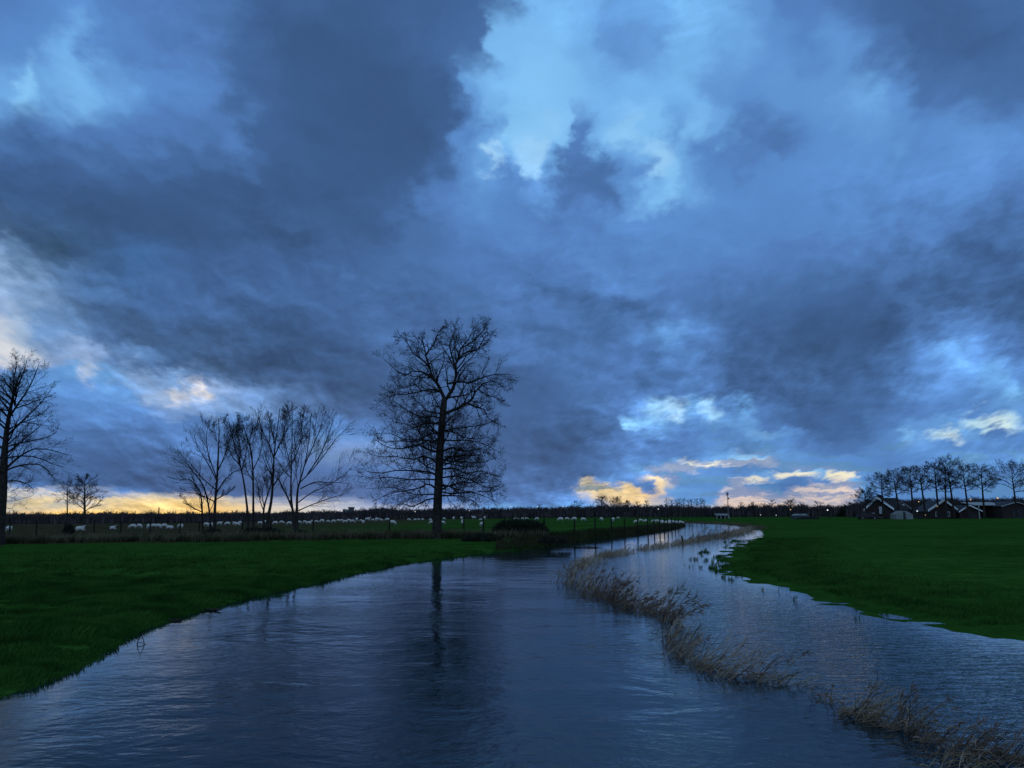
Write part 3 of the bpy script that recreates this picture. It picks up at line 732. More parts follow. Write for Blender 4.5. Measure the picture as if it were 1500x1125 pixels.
def tall_tree():
    r = random.Random(21)
    D = ground_at(640, 789).y
    s = D / FPX
    tp = smooth_path([at_y(x, y, D) for x, y in ((639.5, 791), (640, 775), (641, 740), (642.5, 706), (644.5, 658), (647, 626), (650, 594), (651.5, 582))], 16)
    tr = [9.6, 7.6, 6.9, 6.7, 6.5, 6.2, 6.0, 5.8, 5.6, 5.4, 5.2, 5.0, 4.8, 4.5, 4.1, 3.6]
    tr = [q * s for q in tr]; tr[0] *= 1.35; tr[1] *= 1.1
    L_ = []
    HI = dict(OAK, n=(14, 8, 6), t0=(.1, .1, .1), ratio=(.46, .52, .5), rmin=.008, wig=.22, ang=(48, 48, 45))
    LO = dict(OAK, n=(14, 8, 5), t0=(.12, .1, .1), ratio=(.40, .52, .5), rmin=.008, wig=.26, ang=(50, 52, 48), up=.03)
    def add(pix, r0, r1=.9, spread=2.5, n=9):
        j = pix[:1] + [(x + r.gauss(0, 1.5), y + r.gauss(0, 2.4)) for x, y in pix[1:]]
        L_.append((px_path(j, D, spread, r, n), r0 * s, r1 * s * .5, HI if pix[0][1] < 625 else LO))
    add([(651, 584), (646, 572), (641, 562), (633, 549), (627, 535), (624, 519), (620, 505), (613, 493)], 2.9, .8, 1, 10)
    add([(651, 586), (657, 578), (663, 556), (667, 540), (673, 524), (675, 508), (682, 496), (692, 485)], 3.2, .8, 1, 10)
    add([(667, 541), (662, 525), (660, 505), (663, 494), (669, 480)], 1.6, .6, 2)
    add([(627, 535), (617, 522), (603, 510), (592, 500), (586, 495)], 1.4, .6)
    add([(624, 519), (632, 505), (640, 492), (646, 480)], 1.3, .6)
    add([(657, 562), (675, 557), (692, 556), (708, 552), (728, 546), (748, 549)], 1.8, .6, 1.5)
    add([(673, 524), (688, 516), (700, 508), (711, 496), (719, 488)], 1.5, .6)
    add([(675, 510), (690, 502), (704, 490), (712, 480)], 1.2, .6)
    add([(652, 606), (664, 603), (676, 599), (689, 589), (696, 577), (702, 565), (716, 560), (735, 562)], 2.5, .7, 1.5, 9)
    add([(686, 591), (698, 596), (708, 604), (718, 612), (729, 622)], 1.5, .6)
    add([(700, 570), (712, 577), (726, 582), (736, 592)], 1.1, .5)
    add([(641, 563), (632, 552), (619, 546), (604, 544), (590, 546), (572, 540), (564, 528)], 1.9, .6, 1.5)
    add([(649, 578), (638, 572), (619, 573), (596, 578), (574, 584), (553, 590)], 1.7, .6, 1.5)
    add([(619, 573), (606, 566), (592, 566), (580, 570), (566, 578)], 1.1, .5)
    add([(646, 613), (632, 609), (619, 608), (600, 604), (584, 591), (572, 586)], 1.5, .5)
    add([(645, 622), (634, 618), (622, 622), (606, 626), (586, 622), (566, 618)], 1.4, .5)
    add([(645, 632), (630, 634), (612, 640), (592, 640), (572, 634), (552, 634)], 1.4, .5)
    add([(643, 662), (630, 657), (616, 653), (590, 655), (568, 655), (546, 642)], 1.9, .6)
    add([(644, 650), (628, 645), (606, 645), (584, 646), (560, 640), (548, 628)], 1.3, .5)
    add([(642, 680), (624, 672), (604, 672), (580, 668), (556, 668), (538, 660)], 1.4, .5)
    add([(641, 697), (628, 691), (616, 687), (584, 692), (552, 693), (530, 684)], 1.8, .6)
    add([(641, 703), (622, 702), (600, 702), (572, 704), (546, 704), (530, 698)], 1.3, .5)
    add([(640, 717), (628, 712), (616, 709), (596, 717), (570, 728), (545, 735)], 1.6, .6)
    add([(640, 724), (624, 722), (604, 722), (580, 714), (556, 716), (536, 716)], 1.2, .5)
    add([(639, 730), (624, 734), (606, 739), (590, 739), (572, 743)], 1.3, .5)
    add([(652, 632), (664, 634), (680, 642), (700, 644), (722, 636)], 1.3, .5)
    add([(651, 645), (668, 644), (690, 644), (712, 650), (732, 658)], 1.3, .5)
    add([(649, 661), (662, 661), (676, 661), (702, 658), (731, 648)], 1.7, .5)
    add([(648, 674), (664, 676), (686, 676), (710, 676), (730, 668)], 1.3, .5)
    add([(648, 687), (664, 689), (683, 693), (708, 688), (734, 696)], 1.6, .5)
    add([(647, 700), (666, 700), (690, 704), (714, 712), (738, 712)], 1.3, .5)
    add([(647, 712), (660, 710), (676, 709), (708, 706), (736, 703)], 1.5, .5)
    add([(646, 720), (664, 720), (690, 722), (714, 728), (724, 736)], 1.3, .5)
    add([(646, 726), (662, 726), (683, 728), (702, 741)], 1.4, .5)
    # limbs that lean toward and away from the viewer
    for k in range(22):
        y0 = r.uniform(600, 732)
        q = at_y(np.interp(y0, [582, 790], [651, 640]), y0, D)
        side = r.choice((-1, 1)); a = r.choice((-1, 1)) * r.uniform(.3, .95)
        ln = np.interp(y0, [590, 640, 700, 735], [2.6, 4.0, 4.6, 3.8]) * r.uniform(.7, 1.1)
        d0 = Vector((a, side * math.sqrt(1 - a * a), r.uniform(-.15, .6))).normalized()
        pts = [q]; d = d0.copy()
        for i in range(6):
            d = (d + Vector((r.gauss(0, .12), r.gauss(0, .12), r.gauss(-.02 + .03 * i, .13)))).normalized(); pts.append(pts[-1] + d * ln / 6)
        L_.append((pts, 1.2 * s, .3 * s, LO))
    prm = dict(OAK, n=(13, 7, 6), ratio=(.42, .5, .55), rmin=.009, wig=.24)
    make_tree('bare_tree', 'tall bare tree standing alone, thick straight trunk mirrored in the river', 'tree', tp, tr, L_, prm, r)


def ash(label, stems, crown_w, top, seed, base_r=3.2, depth=None, forks=(), group='bare multi-stemmed trees on the field edge', prm=ASH, name='ash_tree', fan=5, low=.38):
    """stems: traced stems (photo pixels, base first)"""
    r = random.Random(seed)
    D = depth or ground_at(stems[0][0][0], stems[0][0][1]).y
    s = D / FPX
    tp = px_path(stems[0], D, 0, r, 12)
    tr = [max(.5, base_r * .9 * (1.15 if i == 0 else 1.0) * (1 - .90 * i / 11)) * s for i in range(12)]
    limbs = []
    for st in stems[1:]:
        limbs.append((px_path(st, D, .8, r, 9), base_r * .62 * s, .45 * s))
    for fk in forks:
        limbs.append((px_path(fk, D, 1.2, r, 8), base_r * .36 * s, .25 * s))
    src = [(tp, tr)]
    for k in range(fan):
        t = low + (1 - low) * (k + r.random()) / fan
        t = min(t, .99)
        q, tan, i, f = poly_at(tp, t)
        az = r.uniform(0, 2 * math.pi)
        spread = crown_w * s * np.interp(t, [low, .6, 1], [.62, .58, .42])
        rise = (tp[-1].z - q.z) * r.uniform(.5, .92) + .35
        tgt = q + Vector((math.cos(az) * spread * r.uniform(.6, 1.0), math.sin(az) * spread * r.uniform(.4, .9), rise))
        mid = q.lerp(tgt, .45) + Vector((math.cos(az), math.sin(az), -.6)) * spread * .14
        limbs.append((smooth_path([q, mid, tgt], 6), tr[i] * .42, .3 * s))
    return make_tree(name, label, 'tree', tp, tr, limbs, prm, r, group)


def ash_group():
    ash('leftmost tree of the multi-stemmed clump, wide fan of fine branches by low yellow sky', [[(314, 787), (315, 740), (318, 700), (320, 660), (321, 634), (320, 613)], [(309, 787), (306, 745), (298, 712), (282, 690), (268, 672)], [(297, 787), (296, 748), (292, 718), (276, 702), (262, 704)]], 52, 612, 31, 2.6,
        forks=[[(318, 705), (305, 680), (290, 655), (284, 636)], [(317, 718), (296, 700), (278, 678), (266, 668)], [(319, 690), (330, 665), (338, 640), (336, 622)], [(317, 722), (330, 702), (345, 690), (352, 686)], [(315, 735), (300, 728), (284, 722), (268, 722)], [(316, 732), (330, 724), (344, 716)], [(296, 750), (280, 742), (268, 730)], [(318, 702), (306, 668), (302, 640), (306, 622)]])
    ash('second tree of the multi-stemmed clump, slim stem leaning left under a narrow crown', [[(364, 787), (363, 755), (361, 735), (357, 705), (352, 682), (344, 655), (336, 620)]], 34, 616, 32, 2.3,
        forks=[[(352, 682), (340, 668), (333, 650), (328, 634)], [(354, 690), (360, 665), (362, 640)], [(351, 680), (352, 655), (347, 630), (350, 614)]])
    ash('third tree of the multi-stemmed clump, straight thin stem beside the left-leaning one', [[(371, 786), (371, 750), (371, 720), (370, 682), (366, 655), (362, 640), (354, 616)]], 32, 615, 33, 2.2,
        forks=[[(370, 690), (380, 668), (384, 650), (380, 630)], [(370, 672), (366, 645), (372, 622)], [(371, 705), (362, 690), (358, 672)]])
    ash('short forked sapling in the multi-stemmed clump, lowest crown of the clump', [[(386, 787), (386, 760), (387, 742), (393, 722), (398, 705), (396, 690)]], 30, 690, 34, 2.2, fan=5,
        forks=[[(386, 748), (380, 730), (378, 712), (374, 700)], [(387, 744), (384, 722), (388, 704)]])
    ash('tallest central tree of the multi-stemmed clump, dense upright crown', [[(389, 787), (394, 752), (398, 730), (400, 700), (402, 660), (406, 630), (410, 598)]], 44, 597, 35, 2.9,
        forks=[[(400, 700), (390, 682), (384, 664)], [(401, 672), (394, 650), (384, 630), (378, 608)], [(402, 668), (414, 640), (420, 615), (424, 600)], [(400, 712), (415, 690), (428, 672)], [(402, 650), (398, 630), (394, 610)]])
    ash('tree of the multi-stemmed clump whose bare stem splits low into a V', [[(432, 788), (430, 758), (427, 735), (426, 715), (427, 680), (428, 640), (428, 590)], [(429, 748), (421, 728), (413, 712), (408, 700)]], 44, 590, 36, 2.4,
        forks=[[(427, 690), (420, 660), (416, 635), (418, 612)], [(427, 680), (438, 655), (442, 630), (444, 606)], [(427, 700), (416, 690), (408, 676)]])
    ash('rightmost tree of the multi-stemmed clump with long low limbs reaching right', [[(435, 788), (435, 755), (435, 735), (436, 718), (440, 702), (446, 682), (452, 650), (456, 604)]], 46, 600, 37, 2.6,
        forks=[[(438, 708), (458, 688), (480, 660), (494, 640), (500, 636)], [(437, 736), (456, 722), (480, 711), (504, 696), (518, 680)], [(437, 748), (460, 738), (486, 729), (512, 722)], [(446, 682), (460, 650), (470, 625), (472, 606)], [(450, 695), (468, 668), (480, 640), (486, 620)], [(440, 716), (462, 706), (484, 707), (504, 706)]])


def field_edge_tree():
    # big tree cut by the left border of the picture
    r = random.Random(44)
    D = 52.0; s = D / FPX
    tp = smooth_path([at_y(x, y, D) for x, y in ((-4, 795), (-1, 765), (3, 730), (5, 690), (7, 660), (10, 630), (15, 600), (22, 570), (30, 545))], 16)
    tp[0].z = 0.1
    tr = [max(.9, 8.2 * (1 - .95 * i / 15)) * s for i in range(16)]
    tr[0] *= 1.3
    L_ = []
    def add(pix, r0, r1=.6, spread=1.5):
        L_.append((px_path(pix, D, spread, r, 8), r0 * s, r1 * s * .5))
    add([(7, 688), (20, 676), (34, 665), (53, 657), (78, 660), (100, 667)], 1.9)
    add([(7, 690), (22, 684), (40, 680), (60, 681), (72, 692), (82, 706)], 1.6)
    add([(8, 665), (22, 655), (36, 643), (54, 628), (70, 614)], 1.7)
    add([(6, 706), (22, 704), (38, 708), (50, 718)], 1.2)
    add([(7, 672), (30, 668), (54, 670), (78, 680), (94, 684)], 1.3)
    add([(9, 640), (24, 625), (44, 606), (60, 590), (74, 572)], 1.8)
    add([(13, 612), (26, 592), (40, 572), (52, 548), (58, 530)], 1.8)
    add([(16, 598), (22, 572), (34, 548), (40, 524)], 1.5)
    add([(20, 578), (20, 556), (24, 535), (22, 520)], 1.3)
    add([(8, 655), (26, 650), (50, 645), (72, 640), (84, 632)], 1.3)
    add([(10, 630), (30, 620), (50, 612), (68, 600)], 1.2)
    for (x0, y0) in ((5, 690), (6, 676), (7, 660), (8, 645), (10, 630), (13, 612), (17, 595), (5, 705)):
        k = r.uniform(.7, 1)
        add([(x0, y0), (x0 - 28 * k, y0 - 18), (x0 - 60 * k, y0 - 40 * k), (x0 - 90 * k, y0 - (20 if y0 > 650 else 70))], 1.6)
    for k in range(16):
        y0 = r.uniform(580, 705); q = at_y(np.interp(y0, [545, 690], [30, 5]), y0, D)
        a = r.uniform(-.8, .8); sd = r.choice((-1, 1)); d = Vector((a, sd * math.sqrt(1 - a * a), r.uniform(.1, .8))).normalized()
        pts = [q]
        for i in range(5):
            d = (d + Vector((r.gauss(0, .1), r.gauss(0, .1), r.gauss(.04, .08)))).normalized(); pts.append(pts[-1] + d * r.uniform(.5, .75))
        L_.append((pts, 1.2 * s, .3 * s))
    make_tree('bare_tree', 'big bare tree cut by the left edge, drooping lower limbs', 'tree', tp, tr, L_, dict(ASH, n=(13, 7, 5), ang=(42, 42, 40), ratio=(.40, .55, .55), wig=.11, up=.03), r)


def round_tree(name, label, base, top_y, width, fork, seed, depth=None, lean=0, prm=None, group=None, trunk_w=None, nl=16, low=.0, oak=True, twig='twig', lim_w=.42):
    """crown of limbs radiating from the trunk above the fork; photo pixel sizes"""
    r = random.Random(seed)
    D = depth or ground_at(*base).y
    s = D / FPX
    x0, y0 = base
    hgt = y0 - top_y
    pts = [(x0, y0), (x0 + lean * .3, y0 - hgt * .3), (x0 + lean * .6, y0 - hgt * .55), (x0 + lean * .85, y0 - hgt * .75), (x0 + lean, top_y + hgt * .04)]
    tp = px_path(pts, D, 0, r, 12)
    tp[0].z = max(0, min(tp[0].z, .4))
    tw = (trunk_w or hgt * .018) * s
    tr = [max(tw * .16, tw * (1 - .86 * (i / 11) ** 1.2)) for i in range(12)]; tr[0] *= 1.25
    limbs = []
    f0 = (y0 - fork) / hgt
    for k in range(nl):
        t = min(.98, f0 + (1 - f0) * (k + r.random()) / nl)
        q, tan, i, f = poly_at(tp, t)
        az = 2.4 * k + r.uniform(-.5, .5)
        u = (t - f0) / (1 - f0)
        prof = np.interp(u, [0, .25, .6, .85, 1], [.85, 1, .85, .5, .25])
        ln = width * .5 * s * prof * r.uniform(.8, 1.08)
        rise = np.interp(u, [0, .3, .7, 1], [low, .35, .8, 1.2]) * ln
        d = Vector((math.cos(az), math.sin(az), 0))
        e = q + d * ln + Vector((0, 0, rise))
        m1 = q.lerp(e, .35) + Vector((r.gauss(0, .06), r.gauss(0, .06), r.gauss(.04, .06))) * ln
        m2 = q.lerp(e, .7) + Vector((r.gauss(0, .09), r.gauss(0, .09), r.gauss(0, .09))) * ln
        limbs.append((smooth_path([q, m1, m2, e], 7), max(tr[i] * lim_w, tw * .16), tw * .08))
    p_ = dict(prm or OAK); p_['rmin'] = max(.011, .10 * s)
    return make_tree(name, label, 'tree', tp, tr, limbs, p_, r, group, twig=twig)


tall_tree()
ash_group()
field_edge_tree()
MED = dict(OAK, n=(7, 5, 3), ratio=(.45, .5, .5))
UPR = dict(ASH, n=(7, 5, 3), ang=(30, 34, 32), ratio=(.5, .5, .5), up=.05)
round_tree('bare_tree', 'small bare tree half behind the big trunk at the left edge', (8, 770), 703, 76, 748, 51, prm=MED, low=.1)
round_tree('bare_tree', 'thin dark tree with level branches touching a rounder one, left pasture', (98.5, 774), 708, 42, 744, 52, prm=MED, nl=14, low=.0)
round_tree('bare_tree', 'round-crowned small bare tree in the sheep pasture against yellow sky', (124, 774), 701, 54, 756, 53, prm=dict(UPR, n=(9, 6, 4)), low=1.0, trunk_w=2.0, nl=20)

FARM = [  # base x, base y, top y, crown width, fork y, lean, words
    (1268, 757, 721, 26, 742, -1, 'smallest farmyard tree, its low crown left of the first gable'),
    (1294, 757, 699, 34, 729, -3, 'tree rising behind the chimney of the left farmhouse'),
    (1318, 757, 692, 34, 724, -9, 'leaning tree in front of the left farmhouse roof'),
    (1338, 757, 687, 34, 722, -5, 'tall tree at the right end of the left farmhouse roof'),
    (1356, 757, 685, 30, 726, -9, 'leaning slim tree in the gap between the two farmhouses'),
    (1375, 757, 681, 36, 722, -6, 'tree rising just left of the middle farmhouse gable peak'),
    (1386, 758, 688, 26, 720, -2, 'dark straight tree right at the middle farmhouse gable peak'),
    (1398, 758, 676, 42, 716, -10, 'tallest farmyard tree, leaning left over the middle gable'),
    (1419, 759, 683, 34, 718, -8, 'tree standing before the peak of the low right-hand gable'),
    (1442, 757, 683, 32, 722, -5, 'narrow tree over the pale shed roof, lower twigs bushy'),
    (1490, 757, 685, 52, 722, -8, 'lone wide tree in front of the dark barn at the right edge'),
]
for i, (bx, by, ty, cw, fk, le, words) in enumerate(FARM):
    round_tree('farm_tree', words, (bx, by), ty, cw * 1.32, by - (by - ty) * .44, 70 + i, depth=188 + (i % 3), lean=le, prm=dict(OAK, n=(11, 7, 4), ratio=(.48, .52, .5), ang=(44, 46, 42), wig=.17, up=.07), group='tall bare trees around the farm', trunk_w=1.6, nl=15 + i % 4, low=.42 - .2 * (i % 3 == 1), lim_w=.5)

# ------------------------------------------------------------------ woods along the horizon
SKYLINE = [(-140, 769.5, 752), (0, 769.5, 752), (40, 769, 752.5), (100, 768.8, 752), (160, 768, 751), (230, 768, 752), (300, 766.5, 751), (400, 764, 750), (470, 762.5, 749.5), (520, 761.5, 748),
           (560, 761, 745.5), (620, 760.5, 746), (665, 760, 744.5), (700, 760, 746), (760, 759.5, 743.5), (830, 758.5, 743), (870, 758, 741.5), (940, 758, 741.5), (1000, 757.5, 741.5), (1060, 757.5, 742),
           (1100, 757.5, 741.5), (1170, 757, 741), (1230, 757, 742), (1250, 756.5, 737), (1290, 756, 731), (1350, 755.5, 730.5), (1420, 755.5, 730), (1500, 755.5, 728.5), (1640, 755.5, 728)]


def horizon_wood():
    """far wood that reads as one mass: thousands of thin trunks and twigs in a belt with depth"""
    r = random.Random(5)
    polys = []
    x = -760.0
    xs = [q[0] for q in SKYLINE]
    while x < 2260:
        by = np.interp(x, xs, [q[1] for q in SKYLINE]); ty = np.interp(x, xs, [q[2] for q in SKYLINE])
        d0 = min(330.0, max(120.0, (CAM.z - .1) / max(1e-3, -(ray(x, by).z / ray(x, by).y)) if ray(x, by).z < 0 else 330.0))
        if x > 1240: d0 = 245
        for k in range(9 if -130 < x < 1630 else 5):
            xx = x + r.uniform(-1.5, 1.5)
            d = d0 * r.uniform(1.0, 1.12)
            top = ty + r.gauss(.6, 1.6) + 1.3 * float(vnoise(np.array([x / 14.]), np.array([0.]), 8)[0] + .5 * vnoise(np.array([x / 5.]), np.array([0.]), 9)[0]) * 2 + (r.random() < .12) * -2.2
            b = at_y(xx, by, d); t = at_y(xx + r.uniform(-1, 1), top, d)
            b.z = 0.02
            s = d / FPX
            kind = r.random()
            if kind < .55:      # a shrub or young stem: fat, short, fills the mass
                hgt = r.uniform(.35, .85)
                m = b.lerp(t, hgt)
                w = s * r.uniform(.8, 2.0)
                mid = b.lerp(m, .55)
                polys.append(([b, b.lerp(mid, .5), mid, m], [w * .9, w * 1.1, w, w * .15]))
            else:               # a tree with a spray of twigs
                m = b.lerp(t, .62)
                polys.append(([b, b.lerp(m, .33), b.lerp(m, .66), m], [s * .5, s * .45, s * .35, s * .25]))
                hh = (t - b).length
                for j in range(8):
                    q = b.lerp(t, r.uniform(.4, .8))
                    e = q + Vector((r.gauss(0, .16) * hh, r.gauss(0, .12) * hh, r.uniform(.12, .30) * hh))
                    if e.z > t.z: e.z = t.z + r.uniform(-.3, .1)
                    polys.append(([q, q.lerp(e, .5) + Vector((0, 0, .03 * hh)), e], [s * .3, s * .22, s * .12]))
        x += 1.05
    o = link_mesh('horizon_woodland', tubes_mesh('horizon_woodland', polys, lambda r_: 4), MAT['wood_mass'])
    tag(o, kind='stuff')


horizon_wood()

FAR_TREES = [  # x, top y, width, label, kind(0 open twiggy,1 dense)
    (790, 739.5, 12, 'low dome-shaped bare tree right of the tall tree on the horizon', 0), (845, 735.5, 20, 'pale round bare tree on the horizon above the three grazing sheep', 0), (881, 729, 22, 'round bare tree, taller of the two dark crowns on the central horizon', 1), (904, 731, 24, 'broad dense dark tree beside the round one on the central horizon', 1),
    (919, 734, 14, 'small dark tree at the right end of the dense central crowns', 1), (934, 734, 11, 'faint reddish bare tree below the yellow cloud gap', 0), (947, 733, 11, 'slim bare tree just right of the faint reddish one', 0)]
for k in range(10):
    FAR_TREES.append((977 + k * 6.0 + (k % 3) * .8, 729.5 + (k * 7 % 4) * .7, 9, ('first', 'second', 'third', 'fourth', 'fifth', 'sixth', 'seventh', 'eighth', 'ninth', 'last')[k] + ' from the left in the even row of bare trees on the horizon', 0))
FAR_TREES += [(1086, 736, 12, 'small bare tree directly right of the radio mast', 0), (1102, 736.5, 13, 'rounded bare tree second right of the radio mast', 1), (1118, 737.5, 11, 'low bare tree between the mast and the pointed tree', 0), (1131, 732, 12, 'pointed bare tree under the peach sky', 0),
              (1158, 734, 20, 'dense dark round tree behind a warm lamp, right horizon', 1), (1175, 736.5, 14, 'bare tree just right of the dense round one, right horizon', 0), (1198, 735.5, 16, 'twiggy bare tree above the bright white lamp', 0), (1214, 740, 12, 'squat dark evergreen beside the bright white lamp', 1),
              (1243, 737, 16, 'grey twiggy tree left of the farm hedge mass', 0), (575, 743.5, 18, 'dome-shaped tree on the horizon left of the tall tree', 0), (668, 743, 18, 'reddish bare tree on the horizon just right of the tall trunk', 0), (531, 744, 11, 'little tree on the horizon beside the flat-roofed building', 0), (167, 749, 12, 'low tree on the horizon right of the round-crowned one', 0), (222, 748, 12, 'low round tree on the horizon touching the chimney', 0)]
FTP = dict(UPR, n=(8, 6), ratio=(.5, .5), t0=(.2, .2), ang=(34, 36), pts=(4, 3))
FTD = dict(OAK, n=(11, 8), ratio=(.5, .55), t0=(.1, .1), ang=(50, 50), pts=(4, 3))
for i, (x, ty, w, lab, kind) in enumerate(FAR_TREES):
    xs = [q[0] for q in SKYLINE]
    by = np.interp(x, xs, [q[1] for q in SKYLINE])
    round_tree('distant_tree', lab, (x, by), ty, w, ty + 14 if not kind else ty + 17, 200 + i, depth=232 if x > 760 else 205, prm=FTD if kind else FTP, group='trees standing out on the horizon', trunk_w=.8, nl=16 if kind else 11, low=.35, twig='wood_mass', lim_w=.6)

# ------------------------------------------------------------------ sheep
def sheep_mesh(pose):
    """one continuous skinned body, 1.25 m long, facing +X"""
    V = []; E = []; Rr = []
    def v(p, r, par=None):
        V.append(p); Rr.append(r)
        if par is not None: E.append((par, len(V) - 1))
        return len(V) - 1
    lift = .0 if pose != 'lying' else -.30
    a = v((-.42, 0, .62 + lift), .22); b = v((-.12, 0, .66 + lift), .28, a); c = v((.2, 0, .66 + lift), .27, b); d = v((.42, 0, .66 + lift), .20, c)
    tail = v((-.62, 0, .52 + lift), .06, a)
    if pose == 'grazing':
        n = v((.58, 0, .50), .13, d); h = v((.70, 0, .27), .085, n); z = v((.78, 0, .10), .05, h); ex = h
    else:
        n = v((.56, 0, .86 + lift), .12, d); h = v((.68, 0, 1.0 + lift), .095, n); z = v((.86, 0, .93 + lift), .055, h); ex = h
    hp = V[ex]
    v((hp[0] - .03, .15, hp[2] + .03), .025, ex); v((hp[0] - .03, -.15, hp[2] + .03), .025, ex)
    for (par, x) in ((a, -.44), (d, .38)):
        for sy in (-1, 1):
            if pose == 'lying':
                k = v((x + .12, sy * .2, .16), .06, par); v((x + .3, sy * .24, .06), .035, k)
            else:
                k = v((x, sy * .14, .40), .075, par); f = v((x + (.03 if x < 0 else 0), sy * .14, .2), .04, k); v((x, sy * .14, .02), .035, f)
    me = bpy.data.meshes.new('sheep'); me.from_pydata(V, E, [])
    o = bpy.data.objects.new('tmp', me); COL.objects.link(o)
    o.modifiers.new('skin', 'SKIN')
    for i, sv in enumerate(me.skin_vertices[0].data):
        sv.radius = (Rr[i], Rr[i]); sv.use_root = (i == 1)
    su = o.modifiers.new('sub', 'SUBSURF'); su.levels = 2; su.render_levels = 2
    dg = bpy.context.evaluated_depsgraph_get(); dg.update()
    res = bpy.data.meshes.new_from_object(o.evaluated_get(dg))
    bpy.data.objects.remove(o)
    # woolly lumps on the trunk
    co = np.empty(len(res.vertices) * 3, np.float32); res.vertices.foreach_get('co', co); co = co.reshape(-1, 3)
    nm = np.array([q.normal for q in res.vertices])
    wool = (np.abs(co[:, 0]) < .5) & (co[:, 2] > .42 + lift)
    k = (vnoise(co[:, 0] * 9 + 3 * co[:, 2], co[:, 1] * 9 + 5 * co[:, 2], 2) * .06)
    co += nm * (k * wool)[:, None]
    res.vertices.foreach_set('co', co.ravel())
    res.materials.clear(); res.materials.append(MAT['wool']); res.materials.append(MAT['face'])
    for p in res.polygons:
        p.use_smooth = True
        c = p.center
        p.material_index = 1 if (c.x > .64 or (c.z < .34 + lift and pose != 'lying')) else 0
    res.update()
    res.name = 'sheep_' + pose
    return res


MAT['wool'] = simple('wool', (.5, .47, .41), (.68, .64, .57), 9, .95, .5, spec=.05)
MAT['face'] = simple('sheep_face', (.22, .2, .18), (.34, .31, .28), 6, .9)
SHEEP_ME = {k: sheep_mesh(k) for k in ('grazing', 'standing', 'lying')}
ORD = ['first', 'second', 'third', 'fourth', 'fifth', 'sixth', 'seventh', 'eighth', 'ninth', 'tenth', 'eleventh', 'twelfth', 'thirteenth', 'fourteenth', 'fifteenth', 'sixteenth', 'seventeenth', 'eighteenth']
